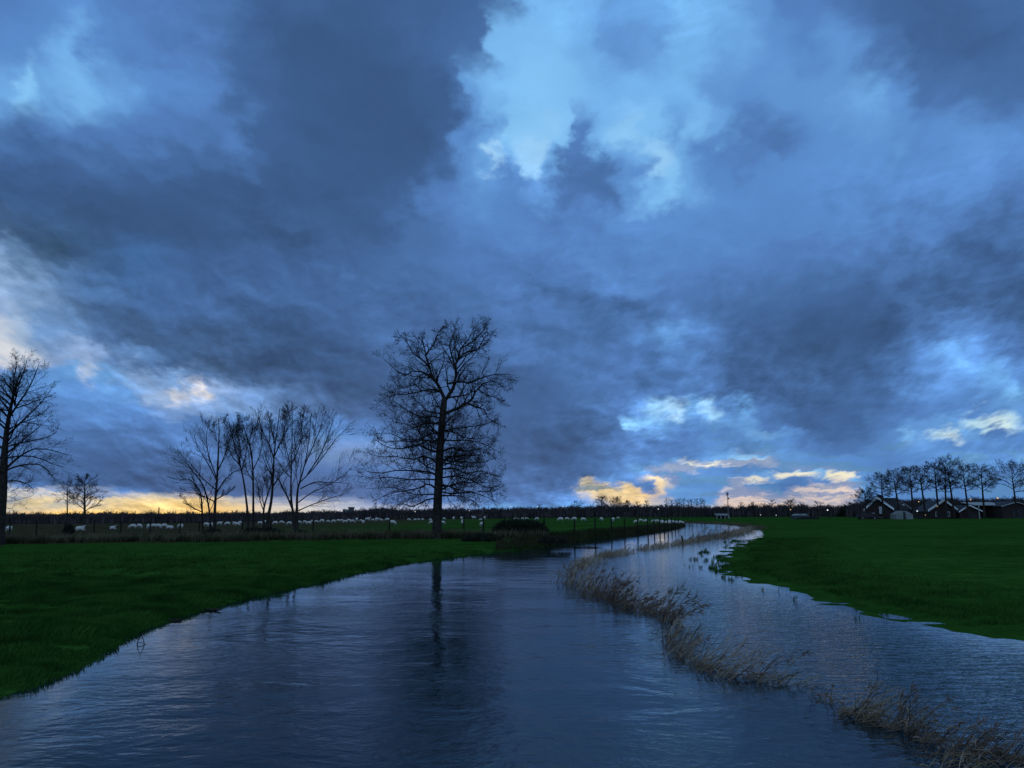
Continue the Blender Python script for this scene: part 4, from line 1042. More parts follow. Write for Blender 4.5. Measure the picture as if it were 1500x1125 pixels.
# x, feet y, length in photo pixels, facing (+1 right, -1 left, 0 toward us, 2 away), pose; in runs named after a landmark
FLOCK = [
    ('left of the multi-stemmed clump', [(13, 778.5, 4, 0, 'g'), (117, 777.5, 18, 1, 'l'), (165, 775.5, 9, 1, 'l'), (194, 775, 7, -1, 'g'), (204, 774.3, 11, 1, 'g'), (218, 774.8, 6, 0, 'g'), (224.5, 774.6, 9, -1, 'g'), (232, 774.6, 8, 1, 'g'), (240, 774.2, 11, -1, 'g'), (249, 774.6, 12, -1, 'l'), (264, 774.4, 11, -1, 'g')]),
    ('seen among the multi-stemmed trunks', [(302, 771.5, 7, 1, 'g'), (308, 771.8, 5, -1, 'g'), (321.5, 770, 9, 1, 's'), (333, 770, 6, -1, 'g'), (343, 770.2, 5, 0, 's'), (347.5, 771, 5, 1, 'g'), (351.8, 768.5, 6, 1, 'g'), (381, 769, 6, 1, 'g'), (387, 766.5, 5, -1, 'g'), (403, 768.6, 8.5, -1, 'g'), (412.5, 767.8, 8, 1, 'g'), (423.5, 769.4, 10, -1, 'g')]),
    ('in the crowded row right of the clump', [(438, 767.8, 9, 1, 'g'), (446.5, 767.2, 8, 1, 'g'), (452.5, 769, 6, -1, 'g'), (457.5, 766, 8, -1, 'g'), (463.5, 766.4, 6, 1, 'g'), (471.5, 766.2, 10, -1, 'g'), (480.5, 766.2, 8, 1, 'g'), (488.5, 766.2, 9, -1, 'g'), (495.5, 765, 8, 1, 'g'), (500.5, 765, 8, 1, 'g'), (505.5, 766.4, 8.5, -1, 'g'), (511, 765.2, 9, 1, 'g'), (516.5, 766.2, 9, 1, 'g')]),
    ('between the crowded row and the tall tree', [(522.5, 764, 5, 0, 'g'), (528.5, 764.5, 6, -1, 'g'), (532.3, 767.2, 4.5, 0, 'g'), (538.5, 763.8, 10, 1, 's'), (546, 763.6, 7, -1, 'g'), (551.5, 764, 6, 0, 'g'), (553.8, 762.4, 6, 1, 's'), (558.5, 763.8, 7, 1, 'g'), (567, 763.6, 8.5, -1, 'g'), (575, 769.5, 13.5, 1, 'g'), (599, 763.3, 7, 1, 'g'), (608, 763, 6, -1, 'g'), (613.5, 762.6, 4, 1, 'g'), (619, 762.6, 5, 1, 'g')]),
    ('around the tall trunk and its right-hand post', [(630.5, 763, 6, -1, 'g'), (632, 768, 8, -1, 'g'), (648.5, 768.5, 10, 1, 'g'), (650.5, 761.4, 6, 1, 'g'), (664.5, 761.8, 6, 0, 'g'), (676, 761.8, 5, 0, 'g'), (677.3, 768, 5, 2, 's'), (694, 760.8, 9, -1, 's'), (704, 762, 4, 1, 'l'), (710, 761, 5, 0, 'g'), (705.5, 771.5, 4, 2, 's')]),
    ('behind the dark bramble bush', [(755, 761.2, 5, -1, 'g'), (759.5, 762.3, 6.5, 1, 'g'), (765.5, 761.5, 6, -1, 'g'), (771.5, 762, 7.5, 1, 'g'), (786.5, 762.2, 8, -1, 'g')]),
    ('in the open pasture right of the bush', [(821, 763.8, 11, -1, 'g'), (830.7, 762.5, 8.5, 1, 'g'), (841, 763, 10, -1, 'g'), (854.5, 764, 10.5, 1, 'g'), (881, 763.2, 4.5, 0, 'g'), (898.5, 764, 5, 0, 'g'), (905.5, 760.5, 6, 1, 'g')]),
    ('along the fence near the river bend', [(932, 767, 8, -1, 'g'), (938.8, 764.8, 7, 1, 'g'), (946, 766, 8.5, 1, 'g'), (957.5, 766.2, 9, -1, 'g'), (963.5, 766.3, 5.5, 1, 'g'), (970.5, 767.3, 5, -1, 'g'), (971.5, 769.3, 4.5, 0, 'g'), (976, 769.3, 4.5, -1, 'g'), (980, 769.6, 5.5, 1, 'g'), (980.2, 767.2, 5, 0, 'g'), (984, 768, 6, -1, 'g'), (988.5, 768.4, 6.5, 1, 'g'), (992, 769, 6, -1, 'g'), (996, 768, 6, 1, 'g'), (999, 769, 5, 1, 'g')]),
]
PN = {'g': 'grazing', 's': 'standing', 'l': 'lying'}
rs = random.Random(9)
for place, lst in FLOCK:
    lst = sorted(lst)
    for i, (x, y, ln, face, pose) in enumerate(lst):
        p = ground_at(x, y, .3)
        size = ln * p.y / FPX / (1.45 if abs(face) == 1 else .68)
        size = min(max(size, .72), 1.15)
        o = bpy.data.objects.new('sheep', SHEEP_ME[PN[pose]]); COL.objects.link(o)
        o.location = (p.x, p.y, p.z - .02); o.scale = (size * .9,) * 3
        a = {1: 0, -1: math.pi, 0: -math.pi / 2, 2: math.pi / 2}[face] + rs.uniform(-.4, .4)
        o.rotation_euler = (0, 0, a)
        tag(o, '%s white sheep, %s from left %s' % (PN[pose], ORD[i], place), 'sheep', 'white sheep grazing in the pasture')

# ------------------------------------------------------------------ fence
def fence(name, label, posts, hgt, wires):
    """posts: (x, base y, lean) in photo pixels"""
    pts = [ground_at(x, y, .4) for x, y, l in posts]
    base = pts[0]
    root = empty(name, base, label, 'fence')
    for (x, y, l), p in zip(posts, pts):
        hh = hgt * rs.uniform(.92, 1.06)
        m = MB(); q = p - base
        rr = .065
        m.tube([q + Vector((0, 0, -.3)), q + Vector((l * .5, 0, hh * .5)), q + Vector((l, 0, hh - .02)), q + Vector((l, 0, hh))], [rr, rr * .97, rr * .95, rr * .7], 7)
        m.build('fence_post', MAT['post'], root)
    for z in wires:
        m = MB()
        for a, b in zip(pts[:-1], pts[1:]):
            A = a - base + Vector((0, -.06, z)); B = b - base + Vector((0, -.06, z))
            m.tube([A, A.lerp(B, .5) + Vector((0, 0, -.03)), B], .005, 4)
        m.build('wire', MAT['wire'], root)
    return root


fence('wire_fence', 'post and wire fence running left along the rough grass to the bramble bush', [(x, y, l) for x, y, l in
      ((-30, 784.5, 0), (13, 784.5, .02), (52.5, 784, .0), (94, 784, .03), (137, 784, 0), (176, 783.5, .02), (219.5, 783.5, -.02), (263, 783, .02), (291, 783, 0), (354, 786, .02), (396, 784, 0), (458.5, 783.5, .0), (570, 783, .03), (679.5, 784, -.02), (708, 784.5, 0), (797, 784, 0))], 1.25, (.5, .85, 1.15))
fence('wire_fence', 'post and wire fence following the river bank right of the bramble bush', [(x, y, l) for x, y, l in
      ((797.5, 785, 0), (841.5, 783.5, .02), (872, 780, 0), (895.8, 778.6, -.02), (915, 777.4, .0), (934, 776.6, .02), (949, 775.9, 0), (958.5, 775.3, -.02), (966.5, 774.5, 0), (973, 773.9, .02), (978.5, 773, 0), (984, 772.2, 0), (989, 771.4, 0), (994, 770.6, 0))], 1.2, (.5, .85, 1.1))

# ------------------------------------------------------------------ grasses
def blades(name, P, hmin, hmax, wid, mat, lean=.35, seg=1, wind=(.25, 0), tuft=False):
    """P: (n,3) roots; bent triangular blades in one mesh"""
    n = len(P)
    a = nrg.uniform(0, 2 * np.pi, n); hh = nrg.uniform(hmin, hmax, n) * nrg.uniform(.7, 1.1, n); w = wid * nrg.uniform(.6, 1.3, n)
    if tuft: hh = hh * np.clip(.75 + 1.3 * clump(P[:, 0] * .55, P[:, 1] * .55) + .5 * clump(P[:, 0], P[:, 1]), .35, 2.1)
    dx = np.cos(a); dy = np.sin(a)
    la = nrg.uniform(0, 2 * np.pi, n); lm = np.abs(nrg.normal(0, lean, n)) * hh
    ox = np.cos(la) * lm + wind[0] * hh; oy = np.sin(la) * lm + wind[1] * hh
    z0 = P[:, 2]
    A = np.stack([P[:, 0] - dx * w, P[:, 1] - dy * w, z0 - .02], -1); B = np.stack([P[:, 0] + dx * w, P[:, 1] + dy * w, z0 - .02], -1)
    Cc = np.stack([P[:, 0] + dx * w * .7 + ox * .4, P[:, 1] + dy * w * .7 + oy * .4, z0 + hh * .6], -1)
    Dd = np.stack([P[:, 0] + ox, P[:, 1] + oy, z0 + hh], -1)
    V = np.stack([A, B, Cc, Dd], 1).reshape(-1, 3)
    i = np.arange(n)[:, None] * 4
    F = np.concatenate([i + np.array([[0, 1, 2]]), i + np.array([[0, 2, 3]])])
    o = link_mesh(name, np_mesh(name, V, F), MAT[mat])
    tag(o, kind='stuff')
    return o


def scatter_px(n, box, keep):
    """random land points under a picture region, density even on the ground"""
    out = []
    return out


def land_points(n, x0, x1, y0, y1, cond):
    X = nrg.uniform(x0, x1, n); Yy = nrg.uniform(y0, y1, n)
    h, d, A, B, K = height(X, Yy, True)
    m = cond(X, Yy, h, d, A, K)
    return np.stack([X[m], Yy[m], np.maximum(h[m], 0)], -1)


def clump(X, Y_):  # tussocks
    return vnoise(X / .35, Y_ / .35, 31) + .7 * vnoise(X / 1.1, Y_ / 1.1, 32)


# near lawn on the left, thicker toward the waterline
pl = land_points(560000, -22, -2, 6.5, 26, lambda X, Y_, h, d, A, K: (d > -.12) & (A < 3) & (h > -.06) & (np.abs(X) < Y_ * .72 + 1.5) & (clump(X, Y_) > -.35))
pl2 = land_points(420000, -42, 2, 26, 54, lambda X, Y_, h, d, A, K: (d > -.15) & (A < 3) & (h > -.06) & (np.abs(X) < Y_ * .72 + 1.5) & ((d < 1.2) | (nrg.random(X.shape) < np.clip(.5 - (Y_ - 26) / 40, 0, 1))) & (clump(X, Y_) > -.25))
blades('lawn_grass', pl, .05, .15, .006, 'blade', tuft=True)
blades('lawn_grass', pl2, .06, .16, .011, 'blade', tuft=True)
# drowned edge of the right-hand meadow: tufts standing in the shallows
pr = land_points(700000, 7, 32, 11, 62, lambda X, Y_, h, d, A, K: (A > 3) & (d > -1.6) & (d < 9) & (X < Y_ * .72 + 1.5) & (h > -.06) & ((clump(X, Y_) > .42) | (h > .025)) & (nrg.random(X.shape) < np.clip(1.0 - (d - .3) / 7, 0, 1) ** 2))
blades('meadow_edge_grass', pr, .06, .16, .008, 'blade')
# rough grass in front of the fence: dry stalks and a darker undergrowth
X_ = nrg.uniform(-52, 2.5, 60000); Y_ = 54.3 + np.abs(nrg.normal(0, 1, 60000)) * 2.2
ps = np.stack([X_, Y_, np.maximum(height(X_, Y_), 0)], -1)
ps = ps[(vnoise(X_ / 1.4, Y_ / 1.4, 41) + .6 * vnoise(X_ / .4, Y_ / .8, 42) > -.22)]
blades('dry_verge_grass', ps[:len(ps) // 2], .3, .75, .013, 'dry_grass', .18, wind=(.06, 0))
blades('verge_undergrowth', ps[len(ps) // 2:], .2, .5, .02, 'bank_grass', .3)
# overgrown bank below the riverside fence
pb = land_points(260000, -1, 40, 40, 130, lambda X, Y_, h, d, A, K: (K >= 16) & (K <= 25) & (d > -.05) & (d < 2.0))
blades('bank_growth', pb[:26000], .15, .45, .025, 'bank_grass', .4)
# dry fringe along the far side of the bend
pf = land_points(240000, 20, 60, 40, 170, lambda X, Y_, h, d, A, K: (K >= 27) & (K <= 31) & (d > -1.0) & (d < 1.0) & (vnoise(X / 2.5, Y_ / 2.5, 51) > -.1))
blades('dry_bank_fringe', pf[:5000], .15, .45, .02, 'dry_grass', .3)

# ------------------------------------------------------------------ bramble bush
def bush(name, label, px, base_y, w, hgt, seed, n_leaf, mat, depth_w=None, twigs=60, leaf=.05, cat='bush'):
    r = np.random.default_rng(seed); rp = random.Random(seed)
    c = ground_at(px, base_y, .2)
    s = c.y / FPX
    W_ = w * s; H_ = hgt * s; Dp = depth_w or W_ * .45
    root = empty(name, c, label, cat)
    # mounded foliage: leaves over a lumpy dome, some inside
    u = r.uniform(-1, 1, n_leaf); v_ = r.uniform(-1, 1, n_leaf)
    k = u * u + v_ * v_ < 1
    u, v_ = u[k], v_[k]
    top = np.sqrt(np.maximum(0, 1 - (u * u + v_ * v_))) ** .8 * (1 + .35 * vnoise(u * 3 + seed, v_ * 3, seed) + .25 * vnoise(u * 8, v_ * 8, seed + 1)) 
    z = top * H_ * (1 - r.random(len(u)) ** 2 * .9)
    P_ = np.stack([u * W_ / 2, v_ * Dp, z], -1) + r.normal(0, .03, (len(u), 3))
    n = len(P_)
    a1 = r.normal(0, 1, (n, 3)); a1 /= np.linalg.norm(a1, axis=1, keepdims=True)
    a2 = np.cross(a1, r.normal(0, 1, (n, 3))); a2 /= np.linalg.norm(a2, axis=1, keepdims=True)
    sz = leaf * r.uniform(.5, 1.4, (n, 1))
    V = np.stack([P_ - a1 * sz, P_ + a2 * sz * .5, P_ + a1 * sz, P_ - a2 * sz * .5], 1).reshape(-1, 3)
    F = np.arange(n)[:, None] * 4 + np.array([[0, 1, 2, 3]])
    link_mesh('foliage', np_mesh('foliage', V, F), MAT[mat], root)
    out = []
    for i in range(twigs):
        q = Vector((rp.uniform(-.4, .4) * W_, rp.uniform(-.3, .3) * Dp, 0))
        d = Vector((rp.gauss(0, .5), rp.gauss(0, .4), 1)).normalized()
        pts = [q]
        L0 = H_ * rp.uniform(.6, 1.25)
        for j in range(5):
            d = (d + Vector((rp.gauss(0, .18), rp.gauss(0, .18), -.12 * j * .5))).normalized(); pts.append(pts[-1] + d * L0 / 5)
        out.append((pts, [.014, .013, .012, .01, .008, .005]))
    link_mesh('stems', tubes_mesh('stems', out), MAT['twig'], root)
    return root


bush('bramble_bush', 'dark rounded bramble bush on the bank between the two fences', 762, 796, 92, 33, 5, 26000, 'bramble', 1.4, 90)
bush('low_bush', 'low straggly growth on the left flank of the bramble bush', 706, 793, 60, 10, 6, 6000, 'bramble', .9, 60)
bush('bank_bush', 'flat dark scrub where the bramble bush meets the water', 812, 795, 46, 7, 8, 4500, 'bramble', .8, 40)
bush('trunk_scrub', 'dark tangle around the feet of the multi-stemmed clump', 385, 789, 74, 16, 9, 7000, 'bramble', .8, 90)
bush('trunk_scrub', 'dark low scrub at the foot of the rightmost clump trees', 436, 789, 46, 11, 10, 4000, 'bramble', .6, 50)
bush('trunk_scrub', 'scrub at the foot of the leftmost clump tree', 311, 789, 34, 13, 12, 3500, 'bramble', .6, 60)
bush('dark_shrub', 'small dark shrub under the thin tree in the left pasture', 100, 784, 13, 15, 14, 2500, 'bramble', .5, 25)
bush('clipped_shrub', 'large dark rounded shrub left of the first farmhouse', 1246, 757, 38, 14.5, 13, 9000, 'bramble', 2.5, 20, .2)
bush('rusty_shrub', 'small brown shrub in front of the squat evergreen by the white lamp', 1226, 756.5, 16, 9, 15, 2500, 'weed', 1.5, 15, .18)

# ------------------------------------------------------------------ reeds on the drowned bank
def reed_clump(name, label, path, n, hpx, lean, seed, tone='reed', spread=.35, heads=.25, twiggy=.5, hs=1.0):
    """path: waterline polyline in photo pixels; lean: sideways drift per height"""
    r = random.Random(seed); n = int(n * (.23 if tone == 'reed' else .36)); spread *= .7
    W_ = [at_z(x, y) for x, y in path]
    base = W_[0].copy()
    root = empty(name, base, label, 'reeds')
    st, hd, lv, od = [], [], [], []
    for i in range(n):
        t = r.random() ** .9
        q, tan, k, f = poly_at(W_, min(t, .999))
        q = q + Vector((r.gauss(0, spread), r.gauss(0, spread * .7), 0)) - base
        q.z = -.08
        s = (q + base).y / FPX
        L0 = .88 * hpx * s * r.uniform(.3, 1.0) * (1.15 - .3 * abs(t - .5) * 2)
        d = Vector((lean + r.gauss(0, .28), r.gauss(-.05, .25), 1)).normalized()
        pts = [q]
        for j in range(5):
            d = (d + Vector((lean * .16 + r.gauss(0, .07), r.gauss(0, .07), -.05))).normalized(); pts.append(pts[-1] + d * L0 / 5)
        th = r.uniform(.0028, .0055) * (1 + s * 40) * .6
        th *= 1.25
        sx = od if r.random() < .3 else st
        sx.append((pts, [th, th, th * .9, th * .8, th * .65, th * .4]))
        if r.random() < twiggy:
            for j in range(r.randint(2, 5)):
                u = r.uniform(.35, .95); p0, tn, a, b = poly_at(pts, u)
                dd = (tn + perp(tn, r) * r.uniform(.35, .9)).normalized(); l2 = L0 * r.uniform(.12, .3)
                sx.append(([p0, p0 + dd * l2 * .5 + Vector((0, 0, .01)), p0 + dd * l2], [th * .6, th * .5, th * .3]))
        if r.random() < heads:
            tip = pts[-1]; tn = (pts[-1] - pts[-2]).normalized()
            for j in range(9):
                dd = (tn * r.uniform(.2, 1) + Vector((lean * .4, 0, -.2)) + perp(tn, r) * .6).normalized(); l2 = L0 * r.uniform(.06, .14) * hs
                p0 = tip - tn * L0 * r.uniform(0, .18)
                hd.append(([p0, p0 + dd * l2 * .5, p0 + dd * l2], [th * .8, th * 1.3, th * .4]))
        if r.random() < .3:     # broken leaf hanging to the water
            p0, tn, a, b = poly_at(pts, r.uniform(.15, .7))
            dd = Vector((r.gauss(lean * .5, .7), r.gauss(0, .6), r.uniform(-.2, .5))).normalized(); l2 = L0 * r.uniform(.2, .5)
            lv.append(([p0, p0 + dd * l2 * .5 + Vector((0, 0, .05 * l2)), p0 + dd * l2 + Vector((0, 0, -.35 * l2))], [th * .9, th * 1.2, th * .3]))
    tag(link_mesh('stems', tubes_mesh('stems', st, lambda r_: 3), MAT[tone], root), kind='stuff')
    if od: tag(link_mesh('withered_stems', tubes_mesh('withered_stems', od, lambda r_: 3), MAT['old_stem'], root), kind='stuff')
    if hd: tag(link_mesh('seed_heads', tubes_mesh('seed_heads', hd, lambda r_: 3), MAT['weed'], root), kind='stuff')
    if lv: tag(link_mesh('leaves', tubes_mesh('leaves', lv, lambda r_: 3), MAT['reed' if tone == 'weed' else tone], root), kind='stuff')
    # matted litter caught round the feet
    lt = []
    for i in range(int(n * .8)):
        q, tan, k, f = poly_at(W_, r.random() * .999)
        q = q + Vector((r.gauss(0, spread * .9), r.gauss(0, spread * .7), r.uniform(-.01, .07))) - base
        d = Vector((r.gauss(.3, 1), r.gauss(0, .8), r.gauss(0, .12))).normalized(); l = r.uniform(.08, .35)
        lt.append(([q, q + d * l * .5 + Vector((0, 0, .02)), q + d * l], [.004, .005, .002]))
    tag(link_mesh('litter', tubes_mesh('litter', lt, lambda r_: 3), MAT['litter'], root), kind='stuff')
    return root


GR = 'dead plants on the drowned bank'
reed_clump('reed_clump', 'tan reed clump at the upstream end of the big drowned thicket', [(826, 852), (845, 858), (870, 866)], 420, 50, .25, 1, 'reed', .35, .35)
reed_clump('reed_clump', 'densest brown middle of the big drowned thicket in the river', [(855, 868), (885, 876), (915, 884)], 480, 55, .35, 2, 'weed', .35, .3)
reed_clump('weed_clump', 'drooping dark weeds with drowned tops at the downstream end of the thicket', [(905, 884), (935, 894), (962, 903)], 300, 46, .8, 3, 'weed', .28, .6, .8, 1.6)
reed_clump('weed_clump', 'single tall weed sheaf leaning right in the gap between reed clumps', [(966, 908), (976, 911), (984, 914)], 95, 74, .5, 4, 'weed', .12, .8, .9, 1.5)
reed_clump('reed_clump', 'grey reeds on the left of the long bent clump in mid river', [(972, 925), (985, 945), (1003, 962)], 330, 58, .35, 5, 'reed', .22, .1)
reed_clump('reed_clump', 'long grass-like reeds bent right by the current in mid river', [(1000, 962), (1030, 978), (1065, 990), (1110, 998)], 560, 88, .55, 6, 'reed', .25, .05, .3)
reed_clump('reed_clump', 'sparse trailing stems where the long bent clump thins out', [(1095, 996), (1130, 1001), (1168, 1005)], 110, 62, .9, 7, 'reed', .14, .05, .3)
reed_clump('weed_clump', 'little withered plant with a pale curled top between two clumps', [(1192, 1018), (1205, 1026), (1218, 1034)], 70, 36, .25, 8, 'reed', .1, .5)
reed_clump('reed_clump', 'sheaf of long stems fanning right from a matted tussock, lower right', [(1236, 1046), (1252, 1052), (1275, 1056)], 300, 90, .6, 9, 'reed', .12, .1)
reed_clump('reed_clump', 'thin scattered stems rising from floating litter, lower right', [(1275, 1056), (1310, 1066), (1350, 1078)], 150, 84, .55, 10, 'weed', .2, .2)
reed_clump('reed_clump', 'tangled stems and litter in the bottom right corner', [(1350, 1082), (1395, 1098), (1440, 1112), (1500, 1122), (1540, 1135)], 420, 90, .55, 11, 'weed', .24, .15)
reed_clump('reed_clump', 'matted tussock cut by the bottom edge at lower right', [(1370, 1108), (1410, 1128), (1470, 1150)], 300, 52, .4, 12, 'reed', .22, .1)


def far_strip():
    r = random.Random(77)
    W_ = [at_z(x, y) for x, y in ((828, 846), (858, 823), (880, 815), (900, 812), (950, 803.5), (1000, 796), (1030, 790), (1060, 785.5), (1082, 781), (1097, 776))]
    st = []
    for i in range(2600):
        t = r.random()
        q, tan, k, f = poly_at(W_, t * .999)
        if vnoise(np.array([q.y * .45]), np.array([0.]), 3)[0] < -.2 and t < .5: continue
        q = q + Vector((r.gauss(0, .3), r.gauss(0, .5), -.05))
        L0 = r.uniform(.12, .5) * np.interp(t, [0, .3, .6, 1], [.8, .85, 1.0, 1.5])
        d = Vector((.25 + r.gauss(0, .3), r.gauss(0, .3), 1)).normalized()
        th = .00025 * q.y + .002
        st.append(([q, q + d * L0 * .5, q + (d + Vector((.15, 0, -.08))) * L0], [th, th * .9, th * .4]))
    tag(link_mesh('reed_fringe', tubes_mesh('reed_fringe', st, lambda r_: 3), MAT['reed']), kind='stuff')


far_strip()
for i, (px, py, lab) in enumerate(((1019, 792, 'dark bushy weed rising from the far reed fringe, nearest the leaning stake'), (1040, 789, 'second dark bushy weed rising from the far reed fringe'), (1055, 786.5, 'dark bushy weed at the bend end of the far reed fringe'))):
    reed_clump('weed_clump', lab, [(px - 8, py + 1), (px, py), (px + 8, py - 1)], 130, 24, .2, 30 + i, 'weed', .5, .3, .9)
m = MB(); q = at_z(1001.5, 797)
m.tube([(0, 0, -.4), (-.06, 0, .25), (-.13, 0, .55), (-.135, 0, .57)], [.055, .05, .048, .03], 7)
o = m.build('mooring_stake', MAT['post'], None, q); tag(o, 'short dark wooden stake leaning left in the reed fringe', 'stake')

# drift lying on the water
def drift(label, px, py, w, hgt, seed):
    r = random.Random(seed); c = at_z(px, py); s = c.y / FPX
    out = [([Vector((-.5 * w * s, 0, .01)), Vector((-.1 * w * s, .04, .03)), Vector((.3 * w * s, -.03, .02)), Vector((.55 * w * s, .05, .0))], [.012, .02, .016, .006])]
    for i in range(14):
        u = r.uniform(-.5, .45); q = Vector((u * w * s, 0.0, .02))
        d = Vector((r.choice((-1, 1)), r.gauss(0, .25), r.uniform(-.02, .10))).normalized(); l = r.uniform(.15, .4) * w * s
        out.append(([q, q + d * l * .5 + Vector((0, 0, hgt * .4)), q + d * l], [.016, .014, .006]))
    o = link_mesh('drift_branch', tubes_mesh('drift_branch', out, lambda r_: 5), MAT['bark'], None, c); tag(o, label, 'driftwood', 'drifting branches on the river')


drift('dark drifting branch below the riverside fence, largest floating on the water', 858, 802.5, 36, .05, 1)
drift('short dark drift in mid channel below the first branch', 826, 810.8, 16, .04, 2)
drift('dark drift caught against the left bank grass', 302, 895, 30, .05, 3)
drift('thin drift line on the left bank, nearer than the larger one', 254, 910, 20, .03, 4)
# little triangular twig standing in the water by the left bank
c = at_z(206, 944)
tw = [([Vector((-.07, 0, -.1)), Vector((-.05, 0, .06)), Vector((0, 0, .17))], [.008, .007, .005]), ([Vector((.08, 0, -.1)), Vector((.05, 0, .05)), Vector((0, 0, .17))], [.008, .007, .005]), ([Vector((-.07, 0, .02)), Vector((0, 0, .03)), Vector((.1, 0, .0))], [.006, .006, .004])]
tag(link_mesh('broken_twig', tubes_mesh('broken_twig', tw, lambda r_: 5), MAT['twig'], None, c), 'bent twig poking out of the water as a small triangle by the left bank', 'twig')

# ------------------------------------------------------------------ farm and far buildings
FD = 190.0


def gable_house(name, label, apex, left, right, depth, back, rz, wall_h=None, cat='farmhouse', board=.55, roofm='roof', trim=True, L_back=10.0):
    """gable front traced by three photo points at a distance; roof runs back"""
    A = at_y(*apex, depth); Lp = at_y(*left, depth); Rp = at_y(*right, depth)
    base = Vector(((Lp.x + Rp.x) / 2, depth, 0.1))
    root = empty(name, base, label, cat)
    q = Quaternion((0, 0, 1), rz)
    w = (Rp.x - Lp.x) / 2
    hz = A.z - .1; ez = (Lp.z + Rp.z) / 2 - .1
    ax = A.x - base.x
    bv = Vector(back).normalized() * L_back            # direction of the ridge
    prof = [Vector((-w + .25, 0, -.1)), Vector((w - .25, 0, -.1)), Vector((w - .25, 0, ez + .12)), Vector((ax, 0, hz - .25)), Vector((-w + .25, 0, ez + .12))]
    m = MB(); m.prism(prof, (0, 0.1, 0), bv + Vector((0, .1, 0))); m.build('wall', MAT['brick'], root)
    m = MB(); th = .22
    for (ex, sgn) in ((-w, -1), (w, 1)):
        sl = [Vector((ex + sgn * .15, 0, ez - .05)), Vector((ax, 0, hz)), Vector((ax, 0, hz + th)), Vector((ex + sgn * .15, 0, ez - .05 + th))]
        m.prism(sl, (0, -.35, 0), bv)
    rf = m.build('roof', MAT[roofm], root)
    if trim:
        for (ex, sgn, ez_) in ((-w, -1, Lp.z - .1), (w, 1, Rp.z - .1)):
            m = MB()
            sl = [Vector((ex + sgn * .2, 0, ez_ - .12)), Vector((ax, 0, hz - .02)), Vector((ax, 0, hz + board)), Vector((ex + sgn * .2, 0, ez_ + board - .12))]
            m.prism(sl, (0, -.48, 0), (0, -.36, 0)); m.build('bargeboard', MAT['white'], root)
    return root, base, bv, A, w, hz, ez, ax


r1, b1, bv1, A1, w1, h1, e1, ax1 = gable_house('farmhouse', 'left farmhouse with white gable boards and a long dark roof with skylights', (1283.5, 730.5), (1265.5, 748), (1307, 747), FD, (1, .55, 0), 0, L_back=7.4)
# details of the long roof
m = MB(); m.box(ax1 + 1.0, ax1 + 1.75, .9, 1.6, h1 - .8, h1 + .9); m.build('chimney', MAT['brick'], r1)
n_e = Vector((w1 - ax1, 0, e1 - h1))


def on_slope(t, s):
    """point on the right-hand roof slope: t down the slope, s along the ridge"""
    return Vector((ax1, 0, h1 + .27)) + n_e * t + bv1 * s


for (t, s0, s1, dt) in ((.40, .34, .52, .10), (.40, .62, .82, .10), (.60, .80, .92, .10)):
    m = MB()
    a, b, c_, d = on_slope(t, s0), on_slope(t, s1), on_slope(t + dt, s1), on_slope(t + dt, s0)
    m.prism([a, b, c_, d], (0, 0, 0), (.02, -.02, .07)); m.build('skylight', MAT['pale_glass'], r1)
m = MB(); a = on_slope(-.02, 1.0); b = on_slope(1.04, 1.0)
m.prism([a, b, b + Vector((0, 0, .22)), a + Vector((0, 0, .22))], (0, 0, 0), bv1.normalized() * .1); m.build('verge', MAT['sheet'], r1)
m = MB(); x0 = .35
m.box(x0 - .05, x0 + 1.05, .0, .09, 1.3, 3.0); wn = m.build('window', MAT['white'], r1)
m = MB(); m.box(x0 + .05, x0 + .95, -.03, -.004, 1.4, 2.9); m.build('pane', MAT['pale_glass'], wn)
for k in (-1.6, -2.6):
    m = MB(); m.box(k, k + .7, .0, .09, .6, 1.5); wn = m.build('window', MAT['white'], r1)
    m = MB(); m.box(k + .06, k + .64, -.03, -.004, .66, 1.44); m.build('pane', MAT['glass'], wn)

r2, b2, bv2, A2, w2, h2, e2, ax2 = gable_house('farmhouse', 'middle farmhouse, its steep white-edged gable facing the meadow', (1382, 734), (1359.5, 749), (1403.5, 750), FD + 3, (.15, 1, 0), 0)
for k in (-1.9, .6):
    m = MB(); m.box(k, k + 1.0, .0, .09, .5, 1.7); wn = m.build('window', MAT['white'], r2)
    m = MB(); m.box(k + .07, k + .93, -.03, -.004, .57, 1.63); m.build('pane', MAT['glass'], wn)
r3, b3, bv3, A3, w3, h3, e3, ax3 = gable_house('farm_shed', 'low shed with thin white gable edges joined right of the middle farmhouse', (1418.5, 741), (1404.5, 750), (1438.5, 750), FD + 1, (.1, 1, 0), 0, cat='shed', board=.3)
m = MB(); m.box(-1.0, 1.1, .0, .09, .0, 1.1); m.build('door', MAT['dark_metal'], r3)
r4, b4, bv4, A4, w4, h4, e4, ax4 = gable_house('barn', 'dark wide barn with a low pitched roof at the right edge', (1487, 735.5), (1466, 741.5), (1512, 742.5), FD + 6, (.1, 1, 0), 0, cat='barn', board=.07)
m = MB(); m.box(-1.2, 1.4, .0, .09, .0, 2.0); m.build('door', MAT['dark_metal'], r4)

